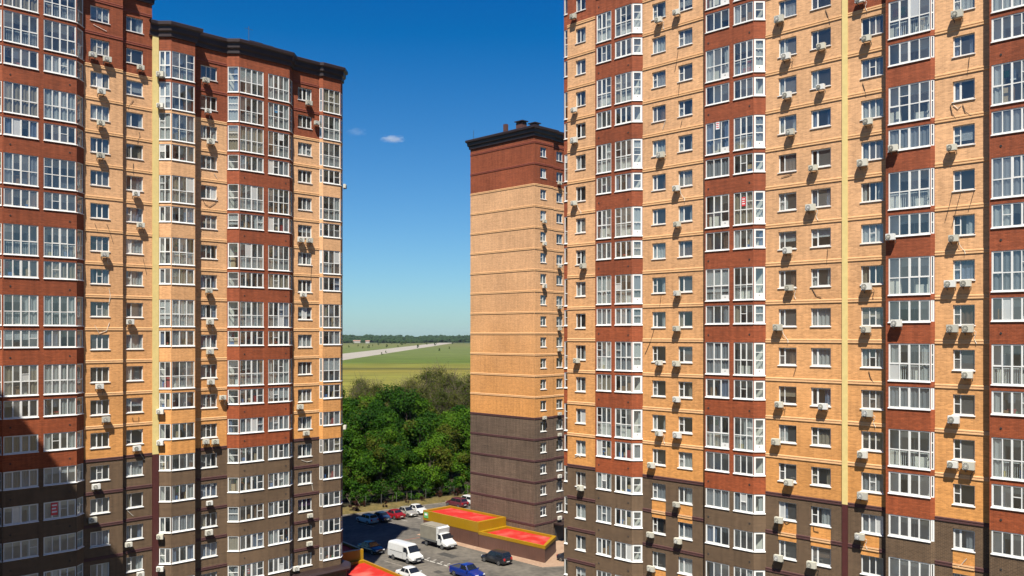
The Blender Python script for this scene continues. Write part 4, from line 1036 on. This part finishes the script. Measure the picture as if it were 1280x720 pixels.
def car(name, label, loc, heading, paint, style='sedan', group=None, L=4.4, W=1.76, H=1.46):
    root = thing(name, label, 'car' if style != 'pickup' else 'pickup truck', loc, heading, group)
    hw = W / 2; gc = .2; belt = H * .62; r = .33
    x0, x1 = -L / 2, L / 2
    P = {'sedan': dict(hood=.72, wsb=.20, wst=.03, rt=-.20, rb=-.34, deck=.70), 'hatch': dict(hood=.74, wsb=.24, wst=.07, rt=-.36, rb=-.455, deck=.86),
         'suv': dict(hood=.80, wsb=.25, wst=.10, rt=-.40, rb=-.465, deck=.90), 'pickup': dict(hood=.80, wsb=.22, wst=.09, rt=-.08, rb=-.12, deck=.80)}[style]
    hood = belt * P['hood'] / .74 if style != 'sedan' else belt * .93
    mb = MB()
    st = [(x0, ring(gc + .18, belt * .88, hw * .86, hw * .80)), (x0 + .12, ring(gc + .04, belt * .98, hw * .96, hw * .90)), (x0 + L * .16, ring(gc, belt * 1.0, hw, hw * .93)),
          (0, ring(gc, belt * 1.0, hw, hw * .94)), (L * .25, ring(gc, belt * .98, hw, hw * .93)), (L * .40, ring(gc, belt * .87, hw * .98, hw * .88)), (x1 - .12, ring(gc + .04, belt * .78, hw * .92, hw * .80)), (x1, ring(gc + .14, belt * .66, hw * .80, hw * .70))]
    loft(st, paint, mb); body = mb.build('body', root, weld=True, smooth=False)
    # cabin
    xa, xb, xc, xd = L * P['rb'], L * P['rt'], L * P['wst'], L * P['wsb']
    z0 = belt - .03; z1 = H; wb = hw * .90; wt = hw * .72
    mb = MB()
    def rg(x, z, w_): return (x, [(w_ * .95, z0 - .05), (w_, z0 + .02 if z > z0 + .1 else z - .02), (w_ if z <= z0 + .1 else w_ * .98, z0 + (z - z0) * .3), (wb + (wt - wb) * min(1, (z - z0) / (z1 - z0)), z - .06 if z > z0 + .1 else z), (wt * .8 if z > z0 + .1 else wb * .8, z - .01), (wt * .4, z)])
    def rr_(x, z):
        f = (z - z0) / (z1 - z0); wtop = wb + (wt - wb) * f
        return (x, [(wb, z0 - .05), (wb, z0), (wb + (wtop - wb) * .5, z0 + (z - z0) * .5), (wtop, z - .05 * f), (wtop * .88, z), (wtop * .4, z + .015 * f)])
    loft([rr_(xa, z0 + .02), rr_(xb, z1 - .02), (rr_((xb + xc) / 2, z1)), rr_(xc, z1 - .02), rr_(xd, z0 + .02)], paint, mb)
    mb.build('cabin', root, weld=True)
    def cp(x, f, s):     # point on the cabin side
        w_ = wb + (wt - wb) * f; return (x, s * w_, z0 + (z1 - z0) * f)
    t0, t1 = .14, .84
    lerp = lambda a, b, t: a + (b - a) * t
    quad_glass(root, 'windscreen', [(lerp(xd, xc, .1), -lerp(wb, wt, .1) * .93, lerp(z0, z1, .10)), (lerp(xd, xc, .1), lerp(wb, wt, .1) * .93, lerp(z0, z1, .10)), (lerp(xd, xc, .9), wt * .92, lerp(z0, z1, .89)), (lerp(xd, xc, .9), -wt * .92, lerp(z0, z1, .89))], off=.03)
    quad_glass(root, 'rear_window', [(lerp(xa, xb, .25), -lerp(wb, wt, .2) * .88, lerp(z0, z1, .26)), (lerp(xa, xb, .25), lerp(wb, wt, .2) * .88, lerp(z0, z1, .26)), (lerp(xa, xb, .88), wt * .88, lerp(z0, z1, .88)), (lerp(xa, xb, .88), -wt * .88, lerp(z0, z1, .88))], off=.03)
    xm = (xb + xc) / 2 + L * .015
    for s in (-1, 1):
        segs = [(lerp(xa, xb, .35) + .12, lerp(xa, xb, .9) + .05, xm - .05, xm - .05), (xm + .05, xm + .05, lerp(xd, xc, .9) - .06, lerp(xd, xc, .2) - .14)] if style != 'pickup' else [(lerp(xa, xb, .3) + .15, lerp(xa, xb, .9) + .1, lerp(xd, xc, .9) - .06, lerp(xd, xc, .2) - .14)]
        for a, b, c_, d_ in segs:
            quad_glass(root, 'side_window', [cp(a, t0, s), cp(d_, t0, s), cp(c_, t1, s), cp(b, t1, s)], off=.02)
        mb = MB(); mb.obox((xd - .12, s * (hw + .06), z0 + .08), (.06, 0, 0), (0, .09, 0), (0, 0, .07), paint); mb.build('mirror', root)
        mb = MB(); mb.obox((x1 - .10, s * hw * .62, belt * .66), (.10, -s * .04, 0), (0, .16, 0), (0, 0, .07), 'lamp_clear'); mb.build('headlight', root)
        mb = MB(); mb.obox((x0 + .05, s * hw * .70, belt * .82), (.06, 0, 0), (0, .14, 0), (0, 0, .09 if style == 'sedan' else .14), 'lamp_red'); mb.build('taillight', root)
    mb = MB(); mb.obox((x1 - .04, 0, .44), (.05, 0, 0), (0, hw * .62, 0), (0, 0, .10), 'black_plastic'); mb.build('grille', root)
    mb = MB(); mb.obox((x1 + .005, 0, .36), (.02, 0, 0), (0, .26, 0), (0, 0, .055), 'paint_white'); mb.build('number_plate', root)
    mb = MB(); mb.obox((x0 - .005, 0, .52), (.02, 0, 0), (0, .26, 0), (0, 0, .055), 'paint_white'); mb.build('number_plate', root)
    if style == 'pickup':
        mb = MB(); mb.box(x0 + .12, xa - .05, -hw * .80, hw * .80, belt * .70, belt * .72, 'black_plastic')
        mb2 = MB()
        for s in (-1, 1): mb2.box(x0 + .1, xa - .02, s * hw * .86 - .05, s * hw * .86 + .05, belt * .9, belt * 1.06, paint)
        mb2.box(x0 + .05, x0 + .14, -hw * .86, hw * .86, belt * .85, belt * 1.06, paint); mb2.build('bed_rail', root)
        mb3 = MB(); mb3.box(x0 + .16, xa - .03, -hw * .78, hw * .78, belt * 1.0, belt * 1.012, 'mesh_dark'); mb3.build('bed_liner', root)
    mb = MB(); mb.box(x0 + .35, x1 - .35, -hw * .8, hw * .8, .16, .32, 'chassis'); mb.build('underbody', root)
    add_wheels(root, (-L * .30, L * .315), hw, r)
    return root
FW = math.radians(-45); BK = math.radians(135)
def at(px, py): g_ = ground_pt(px, py); return (g_.x, g_.y, .008)
def van(label, loc, heading):
    root = thing('delivery_van', label, 'van', loc, heading); hw = .98
    def rg(zb, zt, wb_, wt_): return [(wb_ * .85, zb), (wb_, zb + .1), (wb_, zb + (zt - zb) * .5), (wt_, zt - .22), (wt_ * .93, zt - .06), (wt_ * .5, zt)]
    mb = MB(); loft([(-2.75, rg(.55, 2.18, hw * .94, hw * .84)), (-2.6, rg(.38, 2.34, hw, hw * .90)), (.95, rg(.38, 2.36, hw, hw * .90)), (1.30, rg(.38, 2.26, hw, hw * .86)), (1.98, rg(.38, 1.32, hw, hw * .90)), (2.55, rg(.40, 1.12, hw * .96, hw * .82)), (2.74, rg(.46, .84, hw * .86, hw * .76))], 'paint_white', mb)
    mb.build('body', root, weld=True)
    quad_glass(root, 'windscreen', [(1.90, -.80, 1.42), (1.90, .80, 1.42), (1.36, .72, 2.16), (1.36, -.72, 2.16)], off=.04)
    for s in (-1, 1):
        quad_glass(root, 'side_window', [(.72, s * .965, 1.42), (1.70, s * .955, 1.42), (1.32, s * .90, 2.02), (.72, s * .90, 2.02)], off=.03)
        mb = MB(); mb.obox((1.62, s * 1.10, 1.50), (.06, 0, 0), (0, .09, 0), (0, 0, .15), 'black_plastic'); mb.build('mirror', root)
        mb = MB(); mb.obox((2.62, s * .66, .86), (.10, 0, -.03), (0, .14, 0), (0, 0, .10), 'lamp_clear'); mb.build('headlight', root)
        mb = MB(); mb.obox((-2.74, s * .84, 1.0), (.03, 0, 0), (0, .07, 0), (0, 0, .25), 'lamp_red'); mb.build('taillight', root)
        mb = MB(); mb.obox((-.8, s * .985, 1.28), (1.3, 0, 0), (0, .012, 0), (0, 0, .012), 'black_plastic'); mb.build('door_track', root)
        mb = MB(); mb.obox((.66, s * .982, 1.3), (.008, 0, 0), (0, .012, 0), (0, 0, .75), 'black_plastic'); mb.build('door_seam', root)
    mb = MB(); mb.obox((2.70, 0, .46), (.11, 0, 0), (0, .92, 0), (0, 0, .13), 'black_plastic'); mb.build('bumper', root)
    mb = MB(); mb.obox((2.74, 0, .74), (.03, 0, 0), (0, .46, 0), (0, 0, .07), 'black_plastic'); mb.build('grille', root)
    mb = MB(); mb.obox((2.82, 0, .46), (.01, 0, 0), (0, .26, 0), (0, 0, .06), 'paint_white'); mb.build('number_plate', root)
    mb = MB(); mb.box(-2.5, 2.4, -.8, .8, .25, .5, 'chassis'); mb.build('underbody', root)
    add_wheels(root, (-1.45, 1.62), hw, .36)
def truck(label, loc, heading):
    root = thing('box_truck', label, 'truck', loc, heading)
    mb = MB(); mb.box(-2.9, 2.6, -.42, .42, .48, .68, 'chassis'); mb.build('chassis', root)
    def rg(zb, zt, wb_, wt_): return [(wb_ * .85, zb), (wb_, zb + .1), (wb_, zb + (zt - zb) * .5), (wt_, zt - .14), (wt_ * .93, zt - .04), (wt_ * .5, zt)]
    hw = .98
    mb = MB(); loft([(.72, rg(.45, 2.02, hw, hw * .86)), (.80, rg(.42, 2.12, hw, hw * .88)), (1.30, rg(.42, 2.10, hw, hw * .86)), (1.92, rg(.42, 1.32, hw, hw * .9)), (2.62, rg(.44, 1.08, hw * .96, hw * .8)), (2.80, rg(.5, .82, hw * .86, hw * .75))], 'paint_white', mb)
    mb.build('cab', root, weld=True)
    quad_glass(root, 'windscreen', [(1.86, -.80, 1.40), (1.86, .80, 1.40), (1.36, .74, 2.0), (1.36, -.74, 2.0)], off=.04)
    for s in (-1, 1):
        quad_glass(root, 'side_window', [(.86, s * .965, 1.40), (1.68, s * .955, 1.40), (1.34, s * .90, 1.96), (.86, s * .90, 1.96)], off=.03)
        mb = MB(); mb.obox((1.62, s * 1.10, 1.5), (.05, 0, 0), (0, .09, 0), (0, 0, .15), 'black_plastic'); mb.build('mirror', root)
        mb = MB(); mb.obox((2.68, s * .66, .82), (.10, 0, -.03), (0, .14, 0), (0, 0, .09), 'lamp_clear'); mb.build('headlight', root)
    bm = bmesh.new(); bmesh.ops.create_cube(bm, size=1.0); bmesh.ops.scale(bm, vec=(3.55, 2.12, 1.95), verts=bm.verts)
    bmesh.ops.bevel(bm, geom=[e for e in bm.edges if all(v.co.z > 0 for v in e.verts)], offset=.14, segments=3, affect='EDGES'); bmesh.ops.translate(bm, vec=(-1.18, 0, 2.02), verts=bm.verts)
    me = bpy.data.meshes.new('tarpaulin_cover'); bm.to_mesh(me); bm.free(); me.materials.append(MATS['tarpaulin']); link('tarpaulin_cover', me, root)
    mb = MB(); mb.box(.60, .70, -1.06, 1.06, 1.05, 3.0, 'paint_white'); mb.obox((.86, 0, 2.45), (.18, 0, -.08), (0, .98, 0), (.08, 0, .42), 'paint_white'); mb.build('wind_deflector', root)
    mb = MB(); mb.box(-2.97, .60, -1.07, 1.07, .80, 1.08, 'fence_metal'); mb.build('cargo_bed', root)
    mb = MB(); mb.obox((2.76, 0, .48), (.10, 0, 0), (0, .92, 0), (0, 0, .12), 'black_plastic'); mb.build('bumper', root)
    mb = MB(); mb.obox((2.87, 0, .48), (.01, 0, 0), (0, .26, 0), (0, 0, .06), 'paint_white'); mb.build('number_plate', root)
    add_wheels(root, (-1.7, 1.72), .98, .36)
van('white panel van parked on the sunlit asphalt beside the big shadow', at(507, 700.5), FW)
truck('white truck with a grey tarpaulin box parked beside the ramp cover wall', at(549, 683.0), FW)
car('parked_car', 'black sport utility car parked on the asphalt beside the brown ramp cover wall', at(620.5, 703.2), BK, 'paint_black', 'suv', L=4.4, W=1.84, H=1.64)
car('pickup_truck', 'bright blue pickup truck with open bed on the asphalt', at(584, 721), FW, 'paint_blue', 'pickup', L=5.0, W=1.8, H=1.66)
car('parked_car', 'white car half hidden behind the yellow parapet near the worn markings', at(514, 724), FW, 'paint_white', 'sedan')
car('parked_car', 'dark car parked alone inside the big shadow on the asphalt', at(464, 690), FW, 'paint_black', 'sedan')
gp = 'cars parked in the row along the grass bank'
car('parked_car', 'pale blue hatchback at the shaded end of the row along the grass bank', at(459, 653.5), BK, 'paint_lightblue', 'hatch', gp, L=4.1, H=1.5)
car('parked_car', 'dark navy car between the pale blue hatchback and the red car', at(474.5, 650.5), BK, 'paint_navy', 'sedan', gp)
car('parked_car', 'red car in the row along the grass bank', at(492, 647.3), BK, 'paint_red', 'sedan', gp)
car('parked_car', 'silver car between the red car and the white car in the row', at(508.5, 644.3), FW, 'paint_silver', 'sedan', gp)
car('parked_car', 'white sedan at the sunlit end of the row along the grass bank', at(521.5, 641.2), FW, 'paint_white', 'sedan', gp)
car('parked_car', 'maroon car parked between the ramp cover roof and the grass bank', at(571, 633), BK, 'paint_maroon', 'suv', H=1.6)
car('parked_car', 'white car peeping out behind the maroon car by the blank wall', at(584, 630.0), BK, 'paint_white', 'suv', H=1.6)
car('parked_car', 'black car parked in the narrow yard between the two right hand towers', at(716, 703.5), FW, 'paint_dark', 'sedan')

# ------------------------------------------------------------------ fence along the bank
fe = thing('wire_fence', 'thin metal post and wire fence between the grass bank and the wood', 'fence')
mb = MB(); mb.box(-.028, .028, -.028, .028, 0, 2.0, 'fence_metal'); post_me = mb.mesh('post')
fpts = []
for i in range(26):
    t = -2.2 + 4.4 * i / 25; fx, fy = -24.5 + 13.8 * t - .563 * 3.5, 146.9 + 9.4 * t + .826 * 3.5; fpts.append((fx, fy)); link('post', post_me, fe, (fx, fy, .2))
for z in (.7, 1.4, 2.1):
    mb = MB(); mb.tube([(x, y, z) for x, y in fpts], .005, 'fence_metal', 4); mb.build('wire', fe)

# ------------------------------------------------------------------ trees
def crown_mesh(seed, kind):
    r = random.Random(seed); mb = MB()
    if kind == 'dense': Hh, R, nl, nq, ls, mats = 11.5, 5.4, 20, 600, (.20, .42), ('leaf_green', 'leaf_green', 'leaf_dark', 'leaf_yellow')
    elif kind == 'dark': Hh, R, nl, nq, ls, mats = 12.5, 5.2, 19, 600, (.20, .42), ('leaf_dark', 'leaf_dark', 'leaf_green')
    elif kind == 'olive': Hh, R, nl, nq, ls, mats = 15.0, 6.0, 46, 165, (.15, .30), ('leaf_olive', 'leaf_olive', 'leaf_yellow')
    else: Hh, R, nl, nq, ls, mats = 2.6, 1.5, 8, 150, (.12, .24), ('leaf_green', 'leaf_yellow')
    base = Hh * ({'olive': .25, 'shrub': .05, 'dense': .24}.get(kind, .16)); lobes = []
    for i in range(nl):
        f = (i + r.random()) / nl; z = base + (Hh - base) * f
        prof = math.sin(math.pi * min(1, .18 + .80 * f)) ** .7
        a = r.random() * 6.283; d = R * prof * ((.45 + .40 * r.random()) if kind in ('dense', 'dark') else (.25 + .55 * r.random()))
        lobes.append((Vector((math.cos(a) * d, math.sin(a) * d, z)), R * ((.24 + .22 * r.random()) if kind in ('dense', 'dark') else (.22 + .22 * r.random()))))
    for c, rad in lobes:
        mt = r.choice(mats); hi = c.z > Hh * .62
        if kind == 'olive' and not hi: mt = r.choice(('leaf_yellow', 'leaf_green', 'leaf_olive'))
        for _ in range(int(nq * (.8 if (kind == 'olive' and hi) else 1))):
            v = Vector((r.gauss(0, 1), r.gauss(0, 1), r.gauss(0, 1) * .8 + .25)).normalized()
            p = c + Vector((v.x, v.y, v.z * .85)) * rad * (r.random() ** (.16 if kind in ('dense', 'dark') else .35)) * (1 + r.gauss(0, .15))
            nn = (v + Vector((r.gauss(0, .5), r.gauss(0, .5), r.gauss(0, .5) + .35))).normalized(); a = nn.orthogonal().normalized()
            a = (Matrix.Rotation(r.random() * 6.283, 3, nn) @ a); b = nn.cross(a); s = r.uniform(*ls)
            m_ = mt if r.random() < .85 else r.choice(mats)
            mb.face([p - a * s * .5 - b * s * .28, p + a * s * .1 - b * s * .42, p + a * s * .62, p + a * s * .05 + b * s * .40, p - a * s * .5 + b * s * .22], m_)
    tr = MB(); 
    if kind != 'shrub':
        top = Hh * .82; pts = []; 
        for i in range(6): f = i / 5; pts.append((math.sin(f * 2 + seed) * .25 * f, math.cos(f * 3 + seed) * .2 * f, top * f))
        tr.tube(pts, [.24, .20, .17, .13, .09, .04], 'bark', 7)
        for c, rad in lobes:
            f0 = max(.12, (c.z - rad - 1.5) / top * .8); f0 = min(.85, f0); z0 = top * f0
            s = Vector((math.sin(f0 * 2 + seed) * .25 * f0, math.cos(f0 * 3 + seed) * .2 * f0, z0)); mid = s.lerp(c, .5) + Vector((0, 0, .4))
            tr.tube([s, mid, c], [.09, .06, .025], 'bark', 5)
            nt_ = (7 if c.z > Hh * .6 else 3) if kind == 'olive' else 3
            for _ in range(nt_):
                v = Vector((r.gauss(0, 1), r.gauss(0, 1), r.gauss(0, 1) + 1.0)).normalized(); tr.tube([c, c + v * rad * (1.7 if kind == 'olive' else .8)], [.03, .014], 'bark', 3)
    else:
        for c, rad in lobes: tr.tube([(0, 0, 0), tuple(c)], [.05, .02], 'bark', 4)
    return mb.mesh('crown'), tr.mesh('trunk')
CR = {}
for kind, ns in (('dense', 3), ('dark', 2), ('olive', 3), ('shrub', 2)):
    CR[kind] = [crown_mesh(11 + 7 * i + len(kind), kind) for i in range(ns)]
def tree(kind, x, y, sc, label, group, r, name='deciduous_tree', cat='tree', z=0.0):
    cr, tk = r.choice(CR[kind]); o = thing(name, label, cat, (x, y, z), r.random() * 6.283, group)
    o.scale = (sc * r.uniform(.9, 1.1), sc * r.uniform(.9, 1.1), sc)
    link('trunk', tk, o); link('crown', cr, o); return o
LT = {'dense': 'leafy bright green tree in the front of the wood behind the grass bank', 'dark': 'dark green broad crowned tree in the middle of the wood', 'olive': 'sparse olive tree with bare twigs at the far side of the wood', 'shrub': 'low green bush growing along the edge of the wood'}
CR['undergrowth'] = []
for cr_m, tk_m in CR['shrub']:
    c_ = cr_m.copy()
    for i_ in range(len(c_.materials)): c_.materials[i_] = MATS['leaf_dark' if i_ == 0 else 'leaf_green']
    CR['undergrowth'].append((c_, tk_m))
rt = random.Random(21)
def line_pt(t, off): return (-24.5 + 13.8 * t - .563 * off, 146.9 + 9.4 * t + .826 * off)
ROWL = {11: ('leafy bright green tree at the very edge of the wood beside the wire fence', 'trees at the wood edge'),
        22: ('bright green tree in the second rank behind the wire fence', 'trees of the second rank'), 31: ('tall bright green tree in the third rank behind the wire fence', 'trees of the third rank'),
        40: ('dark green broad crowned tree behind the bright front ranks', 'dark trees behind the front ranks'), 52: ('bright green tree standing between two ranks of dark trees', 'bright trees inside the wood'),
        64: ('dark green tree in front of the sparse olive trees', 'dark trees before the olive trees'), 78: ('sparse olive tree with bare twigs between ranks of dark trees', 'olive trees inside the wood'),
        92: ('dark green tree between ranks of sparse olive trees', 'dark trees between olive trees'), 108: ('sparse olive tree in the last rank but one before the meadow', 'olive trees near the meadow'),
        126: ('dark tree on the far edge of the wood by the meadow', 'trees on the far wood edge')}
for off, kind, n_, t0, t1, s0, s1 in ((11, 'dense', 10, -1.6, 2.6, .62, .9), (22, 'dense', 9, -1.9, 2.7, .85, 1.15), (31, 'dense', 9, -2.0, 2.7, 1.0, 1.2), (40, 'dark', 9, -2.3, 2.6, 1.0, 1.25),
                                       (52, 'dense', 9, -2.5, 2.4, 1.0, 1.25), (64, 'dark', 8, -2.7, 2.4, 1.05, 1.3), (78, 'olive', 6, -2.9, 2.4, .85, 1.0), (92, 'dark', 8, -3.2, 2.4, 1.0, 1.2), (108, 'olive', 9, -3.6, 2.4, .95, 1.12), (126, 'dark', 7, -4.0, 2.2, .85, 1.05)):
    for i in range(n_):
        t = t0 + (t1 - t0) * (i + .5 + rt.uniform(-.3, .3)) / n_; x, y = line_pt(t, off + rt.uniform(-3, 3))
        tree(kind, x, y, rt.uniform(s0, s1), *ROWL[off], rt)
for px, py, d_ in ((534, 462, 262), (549, 461, 270), (562, 467, 255), (575, 474, 246), (587, 468, 262), (517, 474, 258), (502, 481, 250), (474, 479, 246), (446, 476, 252), (456, 484, 240), (528, 482, 238), (555, 486, 236), (570, 490, 230)):
    x = (px - CX) / F * d_; h_ = CH - (py - HY) * d_ / F; tree('olive', x, d_ + rt.uniform(-4, 4), h_ / 15.6, 'tall sparse olive tree with bare twig tops against the dry meadow', 'tall sparse trees at the meadow', rt)
for i in range(34):
    t = -1.7 + 4.0 * i / 33 + rt.uniform(-.08, .08); x, y = line_pt(t, 5.6 + rt.uniform(-1.0, 3.0)); tree('undergrowth', x, y, rt.uniform(.7, 1.5), LT['shrub'], 'bushes along the wood edge', rt, 'bush', 'bush')
leaf_mat('leaf_maroon', (.030, .010, .008), (.060, .026, .014))
CR['red'] = []
for cr_m, tk_m in CR['shrub']:
    c_ = cr_m.copy()
    for i_ in range(len(c_.materials)): c_.materials[i_] = MATS['leaf_maroon']
    CR['red'].append((c_, tk_m))
for i in range(16):
    t = -1.3 + 3.4 * i / 15 + rt.uniform(-.07, .07); x, y = line_pt(t, rt.choice((1.2, 1.9, 2.6, 3.2)))
    tree('red', x, y, rt.uniform(.28, .6), 'small reddish brown shrub on the dry grass bank behind the parked cars', 'shrubs on the grass bank', rt, 'shrub', 'shrub', .35)
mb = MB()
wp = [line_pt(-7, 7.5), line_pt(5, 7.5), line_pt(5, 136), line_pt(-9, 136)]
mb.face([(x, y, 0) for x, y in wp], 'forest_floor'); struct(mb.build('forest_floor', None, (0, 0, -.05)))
# bushes scattered on the airfield
for a, b, s in ((245, 210, 2.4), (200, 212, 1.4), (165, 196, 1.5), (97, 206, 1.6), (275, 196, 1.3), (380, 204, 2.2), (345, 262, 1.3), (375, 247, 1.2), (495, 188, 3.2), (475, 172, 3.4), (615, 208, 2.4), (745, 190, 2.6), (765, 172, 3.5), (875, 180, 3.0), (775, 232, 1.6), (850, 217, 1.6), (955, 170, 3.5), (465, 203, 1.6), (520, 180, 2.8), (320, 188, 2.0), (680, 184, 2.4), (560, 176, 3.0), (130, 178, 2.4), (420, 178, 2.6)):
    g_ = ground_pt(420 + a / 6, 400 + b / 6); tree('shrub', g_.x, g_.y, s * 1.15, 'single dark bush scattered on the dry grass beside the runway', 'bushes on the airfield', rt, 'bush', 'bush')
# far woodland on a low rise
mb = MB(); nx_ = 60
for i in range(nx_):
    xa_, xb_ = -3600 + 6400 * i / nx_, -3600 + 6400 * (i + 1) / nx_
    hz = lambda x, y: max(0, (y - 3300) / 2200) * (24 + 6 * math.sin(x * .0021) + 3 * math.sin(x * .0057 + 1))
    for ya, yb in ((3300, 3900), (3900, 4600), (4600, 5500)):
        mb.face([(xa_, ya, hz(xa_, ya)), (xb_, ya, hz(xb_, ya)), (xb_, yb, hz(xb_, yb)), (xa_, yb, hz(xa_, yb))], 'leaf_far')
struct(mb.build('hills', None, (0, 0, -.3), weld=True))
bm = bmesh.new(); bmesh.ops.create_icosphere(bm, subdivisions=1, radius=1.0); ico_v = [v.co.copy() for v in bm.verts]; ico_f = [[v.index for v in f.verts] for f in bm.faces]; bm.free()
fv = []; ff = []; rf = random.Random(9)
for i in range(2600):
    y = 3150 + 2300 * rf.random() ** 1.6; x = rf.uniform(-1900, 900) * (y / 3600)
    if y < 3350 and math.sin(x * .011) + math.sin(x * .027) < .1: continue
    rx = rf.uniform(9, 20); hh = rf.uniform(5, 10); zz = hz(x, y); b0 = len(fv)
    for v in ico_v: k = 1 + rf.uniform(-.22, .22); fv.append((x + v.x * rx * k, y + v.y * rx * k, zz + hh * .6 + v.z * hh * k))
    ff += [[b0 + q for q in f] for f in ico_f]
me = bpy.data.meshes.new('far_woodland'); me.from_pydata(fv, [], ff); me.materials.append(MATS['leaf_far']); fw_ = link('far_woodland', me); stuff(fw_); fw_['label'] = 'far belt of woodland along the horizon'; fw_['category'] = 'woodland'
def house(px, py, w_, label):
    g_ = ground_pt(px, py); o = thing('far_house', label, 'house', g_, 0.1)
    mb = MB(); mb.box(-w_ / 2, w_ / 2, -5, 5, 0, 7, 'house_wall', 'd'); mb.build('wall', o)
    mb = MB(); a = w_ / 2 + .8; mb.face([(-a, -5.8, 7), (a, -5.8, 7), (a, 0, 10), (-a, 0, 10)], 'house_roof'); mb.face([(a, 5.8, 7), (-a, 5.8, 7), (-a, 0, 10), (a, 0, 10)], 'house_roof')
    for s in (-1, 1): mb.face([(s * w_ / 2, -5, 7), (s * w_ / 2, 5, 7), (s * w_ / 2, 0, 9.7)], 'house_wall')
    mb.build('roof', o)
house(446, 428.6, 26, 'long pale far house at the foot of the woodland by the left tower'); house(459.5, 429, 14, 'small white far house at the foot of the woodland')
exec_clouds = True
def cloud(name, label, px, py, d, w_, h_, dens):
    bm = bmesh.new(); bmesh.ops.create_icosphere(bm, subdivisions=3, radius=1.0); me = bpy.data.meshes.new('cloud'); bm.to_mesh(me); bm.free()
    z = CH - (py - HY) * d / F; o = link(name, me, None, ((px - CX) / F * d, d, z)); o.scale = (w_ * d / F / 2, w_ * d / F / 3, h_ * d / F / 2); tag(o, label, 'cloud')
    m = bpy.data.materials.new('cloud_volume'); m.use_nodes = True; N = m.node_tree.nodes; L = m.node_tree.links; N.remove(N['Principled BSDF'])
    pv = N.new('ShaderNodeVolumePrincipled'); pv.inputs['Color'].default_value = (1, 1, 1, 1); pv.inputs['Anisotropy'].default_value = .2
    tc = N.new('ShaderNodeTexCoord'); ln = N.new('ShaderNodeVectorMath'); ln.operation = 'LENGTH'; L.new(tc.outputs['Object'], ln.inputs[0])
    nz = N.new('ShaderNodeTexNoise'); nz.inputs['Scale'].default_value = 2.2; nz.inputs['Detail'].default_value = 8; L.new(tc.outputs['Object'], nz.inputs['Vector'])
    s = math_node(N, L, 'MULTIPLY_ADD', nz.outputs['Fac'], 1.5, ln.outputs['Value'])
    mr = N.new('ShaderNodeMapRange'); L.new(s, mr.inputs['Value']); mr.inputs['From Min'].default_value = 1.5; mr.inputs['From Max'].default_value = .55; mr.inputs['To Min'].default_value = 0; mr.inputs['To Max'].default_value = dens
    L.new(mr.outputs[0], pv.inputs['Density']); L.new(pv.outputs[0], N['Material Output'].inputs['Volume']); me.materials.append(m)
cloud('cloud', 'small white cloud over the gap between the towers', 491, 174, 9500, 40, 12, .012)
cloud('cloud', 'faint wisp of cloud close to the left tower', 446, 165, 9500, 34, 14, .0022)

# ------------------------------------------------------------------ haze over the plain
mb = MB(); mb.box(-7200, 7200, -800, 8600, -1.3, 76, 'glass'); hz_o = mb.build('haze', None); stuff(hz_o)
hm = bpy.data.materials.new('haze_air'); hm.use_nodes = True; N = hm.node_tree.nodes; N.remove(N['Principled BSDF'])
pv = N.new('ShaderNodeVolumePrincipled'); pv.inputs['Color'].default_value = (.72, .86, 1, 1); pv.inputs['Density'].default_value = .00002; pv.inputs['Anisotropy'].default_value = .2
hm.node_tree.links.new(pv.outputs[0], N['Material Output'].inputs['Volume']); hz_o.data.materials.clear(); hz_o.data.materials.append(hm)
